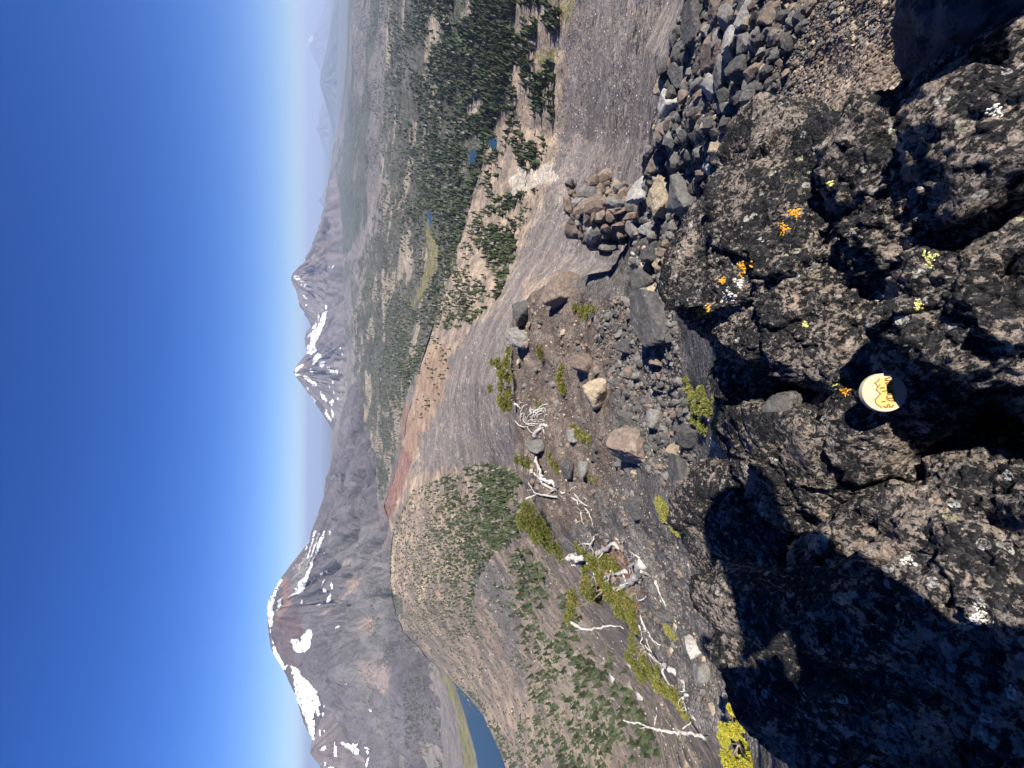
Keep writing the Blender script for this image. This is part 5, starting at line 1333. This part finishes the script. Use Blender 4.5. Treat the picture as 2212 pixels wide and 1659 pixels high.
deadwood('dead_branch', 'thin pale branch rising through the sprawling pine', [(B_([(780, 800), (850, 850), (880, 980), (900, 1060), (880, 1130), (800, 1160)]), 1.6, 16), (B_([(890, 1060), (970, 1040), (1050, 1000)]), 1.2, 14), (B_([(900, 1060), (910, 1160)]), 1.0, 12)], 35)
deadwood('dead_branch', 'bowed pale branch under the left end of the sprawling pine', [(B_([(600, 1520), (700, 1570), (800, 1590), (950, 1570), (1100, 1550), (1250, 1580)]), 2.2, 8)], 36)
deadwood('dead_twigs', 'tangle of grey twigs and roots on the left rim', [(D_([(460, 60), (500, 180), (560, 270), (600, 330), (680, 380)]), 1.8, 6), (D_([(440, 160), (480, 280), (460, 350), (500, 420), (470, 480)]), 1.4, 6), (D_([(520, 300), (560, 420), (620, 520), (700, 580)]), 1.3, 6), (D_([(500, 380), (600, 470), (690, 600)]), 1.2, 8), (D_([(540, 460), (640, 560), (720, 560)]), 1.0, 8)], 37, twigs=4)
deadwood('dead_log', 'weathered grey log beside the pine on the left rim', [(D_([(720, 580), (760, 640), (870, 680), (900, 760), (930, 880), (950, 910)]), 4.6, 3), (D_([(700, 620), (690, 680), (760, 780), (810, 800)]), 1.8, 5), (D_([(910, 930), (940, 1080)]), 1.6, 4), (D_([(960, 1020), (990, 1100), (1000, 1140)]), 1.5, 4)], 38)
deadwood('dead_branch', 'long pale branch lying over the far left rim', [(D_([(1160, 1340), (1060, 1310), (900, 1290), (780, 1280), (650, 1260), (530, 1220), (400, 1185), (275, 1165)]), 2.8, 8), (D_([(600, 1220), (630, 1100)]), 1.3, 8), (D_([(900, 1250), (990, 1180)]), 1.4, 6), (D_([(1000, 1110), (1060, 1200), (1120, 1290)]), 1.5, 4), (D_([(800, 1240), (850, 1290), (960, 1320)]), 1.6, 4)], 39, twigs=3)
deadwood('dead_branch', 'short white stub with twigs at the edge of the dark boulder', [(D_([(1530, 900), (1420, 885), (1310, 870)]), 3.2, 4), (D_([(1390, 880), (1370, 820)]), 1.1, 4), (D_([(1400, 620), (1450, 720), (1550, 810)]), 1.0, 4), (D_([(1440, 590), (1500, 660), (1570, 740)]), 1.0, 4)], 40)
deadwood('dead_branch', 'small crooked white stick among the dark talus', [(E_([(735, 1265), (790, 1310), (820, 1370), (890, 1440)]), 2.4, 6)], 41, twigs=0)
# pale boulders far down the left slope
fl_bv = bvh_of([flank])
for i, (x, y, w, h, lab) in enumerate([(1322, 1461, 9, 17, 'lone white lozenge boulder on the brown slope below the rim'), (1382, 1502, 12, 14, 'white boulder with a dark pit on the brown slope'), (1370, 1443, 13, 16, 'pale boulder behind the rim pine on the left slope')]):
    c = cast(fl_bv, x, y)
    if c:
        o = obj('rock', st_copy(BIGST[i], 'p'), None, label=lab, cat='rock', group='pale boulders on the left slope'); u = c[1] / F
        o.location = c[0]; o.scale = (h * u * .6, w * u, w * u * .6)

# ------------------------------------------------------------------ the photographer, behind the lens
def skin_body(verts, edges, radii, root, name, sub=2):
    me = bpy.data.meshes.new(name); me.from_pydata(verts, edges, []); me.update()
    o = bpy.data.objects.new(name, me); COL.objects.link(o)
    md = o.modifiers.new('skin', 'SKIN'); md.use_smooth_shade = True
    for i, v in enumerate(me.skin_vertices[0].data):
        v.radius = radii[i] if isinstance(radii[i], tuple) else (radii[i], radii[i]); v.use_root = (i == root)
    sb = o.modifiers.new('sub', 'SUBSURF'); sb.levels = sb.render_levels = sub
    bpy.context.view_layer.update()
    ev = o.evaluated_get(bpy.context.evaluated_depsgraph_get()); m2 = bpy.data.meshes.new_from_object(ev)
    bpy.data.objects.remove(o); m2.name = name
    return m2
pv = [(-.14, -.52, -.62), (-.14, -.40, -.42), (-.12, -.28, -.22), (-.10, -.22, -.08), (-.06, -.20, .01), (-.02, -.18, .07), (.0, -.16, .15), (.0, -.15, .22),
      (.08, -.24, -.02), (.24, -.16, .05), (.44, -.07, .10), (.27, -.07, .04), (.09, -.065, -.015), (.05, -.055, -.01),
      (-.32, -.22, -.08), (-.40, -.16, -.24), (-.33, -.10, -.20), (-.19, -.09, -.08), (-.08, -.085, -.03), (-.055, -.075, -.02),
      (-.02, -.50, -.68), (.12, -.30, -.74), (.20, -.58, -.98), (.19, -.50, -1.03), (-.26, -.50, -.68), (-.38, -.32, -.74), (-.36, -.62, -.98), (-.36, -.54, -1.03)]
pe = [(0, 1), (1, 2), (2, 3), (3, 4), (4, 5), (5, 6), (6, 7), (3, 8), (8, 9), (9, 10), (10, 11), (11, 12), (12, 13), (3, 14), (14, 15), (15, 16), (16, 17), (17, 18), (18, 19), (0, 20), (20, 21), (21, 22), (22, 23), (0, 24), (24, 25), (25, 26), (26, 27)]
pr = [(.18, .14), (.19, .14), (.21, .14), (.19, .12), .06, .07, .09, .07, .095, .085, .08, .070, .045, .03, .085, .055, .047, .040, .032, .03, .095, .075, .05, .04, .095, .075, .05, .04]
fing = []
for side, hx, base in ((1, 13, (.05, -.055, -.01)), (-1, 19, (-.055, -.075, -.02))):
    for j in range(5):
        a = Vector(base); off_ = Vector((-.010 * side if j else -.02 * side, .0, .034 - .018 * j))
        p1 = a + off_ * .6 + Vector((-.012 * side, -.006, 0)); p2 = p1 + Vector((-.020 * side, .004 - .004 * (j == 0), .004)); p3 = p2 + Vector((-.016 * side, .008, .002))
        i = len(pv); pv += [tuple(p1), tuple(p2), tuple(p3)]; pe += [(hx, i), (i, i + 1), (i + 1, i + 2)]; pr += [.010, .009, .008]
bm_ = skin_body(pv, pe, pr, 0, 'body')
nv = len(bm_.vertices); co = np.empty(nv * 3, np.float32); bm_.vertices.foreach_get('co', co); co = co.reshape(-1, 3)
pc = np.tile(np.array((.03, .045, .09)), (nv, 1)); pc[co[:, 2] < -.62] = (.05, .047, .042)
hand = (np.linalg.norm(co - [.06, -.055, -.01], axis=1) < .085) | (np.linalg.norm(co - [-.07, -.08, -.02], axis=1) < .085) | ((co[:, 2] > .06) & (co[:, 1] > -.115))     # hood up, only the face bare
pc[hand] = (.46, .28, .20)
ca = bm_.color_attributes.new('Col', 'FLOAT_COLOR', 'POINT'); c4 = np.ones((nv, 4), np.float32); c4[:, :3] = pc; ca.data.foreach_set('color', c4.ravel())
per = obj('person', None, label='person in a dark blue jacket crouching behind the rocks with both hands raised', cat='person'); per.location = (-.14, -.52, -1.02)
kf = Mat('clothes_and_skin', .85, .2); kf.color(kf.attr()); kf.bump(kf.noise(14, 4, .6), .012, .6); kf.bump(kf.noise(900, 2, .5), .0006, .6)
bo = obj('body', bm_, kf.m, per); bo.location = (.14, .52, 1.02)
V, D, FA = rock_shape(4, 1, 0, 6.0)
W = V * [.092, .115, .075] + [0, 0, 0]; W[:, 2] = np.where(W[:, 2] < -.01, -.01, W[:, 2]); brim = (W[:, 2] < .02) & (W[:, 1] > 0); W[brim, 1] *= 1.6
cp = obj('cap', mesh_np('cap', W, FA, True), simple('cap_cloth', (.12, .11, .09)), per); cp.location = (.14, .37, 1.02 + .24)

for ex in (-.032, .032):
    V, D, FA = rock_shape(2, 1, 0, 20.0)
    obj('eye', mesh_np('eye', D * .011 + [ex + .14, .52 - .085, 1.02 + .165], FA, True), simple('dark_eye', (.03, .02, .015), .2, .5), per)
V, D, FA = rock_shape(2, 1, 0, 20.0)
obj('nose', mesh_np('nose', D * [.014, .020, .024] + [.14, .52 - .072, 1.02 + .135], FA, True), simple('face_skin', (.46, .28, .20), .6), per)

# ------------------------------------------------------------------ haze
hz = bpy.data.materials.new('haze_air'); hz.use_nodes = True
ht = hz.node_tree; ht.nodes.clear()
hv = ht.nodes.new('ShaderNodeVolumePrincipled'); ho = ht.nodes.new('ShaderNodeOutputMaterial')
hv.inputs['Color'].default_value = (0.62, 0.76, 1.0, 1); hv.inputs['Density'].default_value = 4.0e-5
hv.inputs['Anisotropy'].default_value = 0.1
ht.links.new(hv.outputs[0], ho.inputs['Volume'])
x0, x1, y0, y1, q0, q1 = -95000., 95000., -3000., 95000., -2100., 640.
HV = np.array([(x, y, z) for z in (q0, q1) for y in (y0, y1) for x in (x0, x1)])
HF = np.array([(0, 2, 3, 1), (4, 5, 7, 6), (0, 1, 5, 4), (2, 6, 7, 3), (0, 4, 6, 2), (1, 3, 7, 5)])
obj('haze', mesh_np('haze', HV, HF, False), hz, kind='stuff', label='thin blue summer haze over the far valley and peaks', cat='haze')
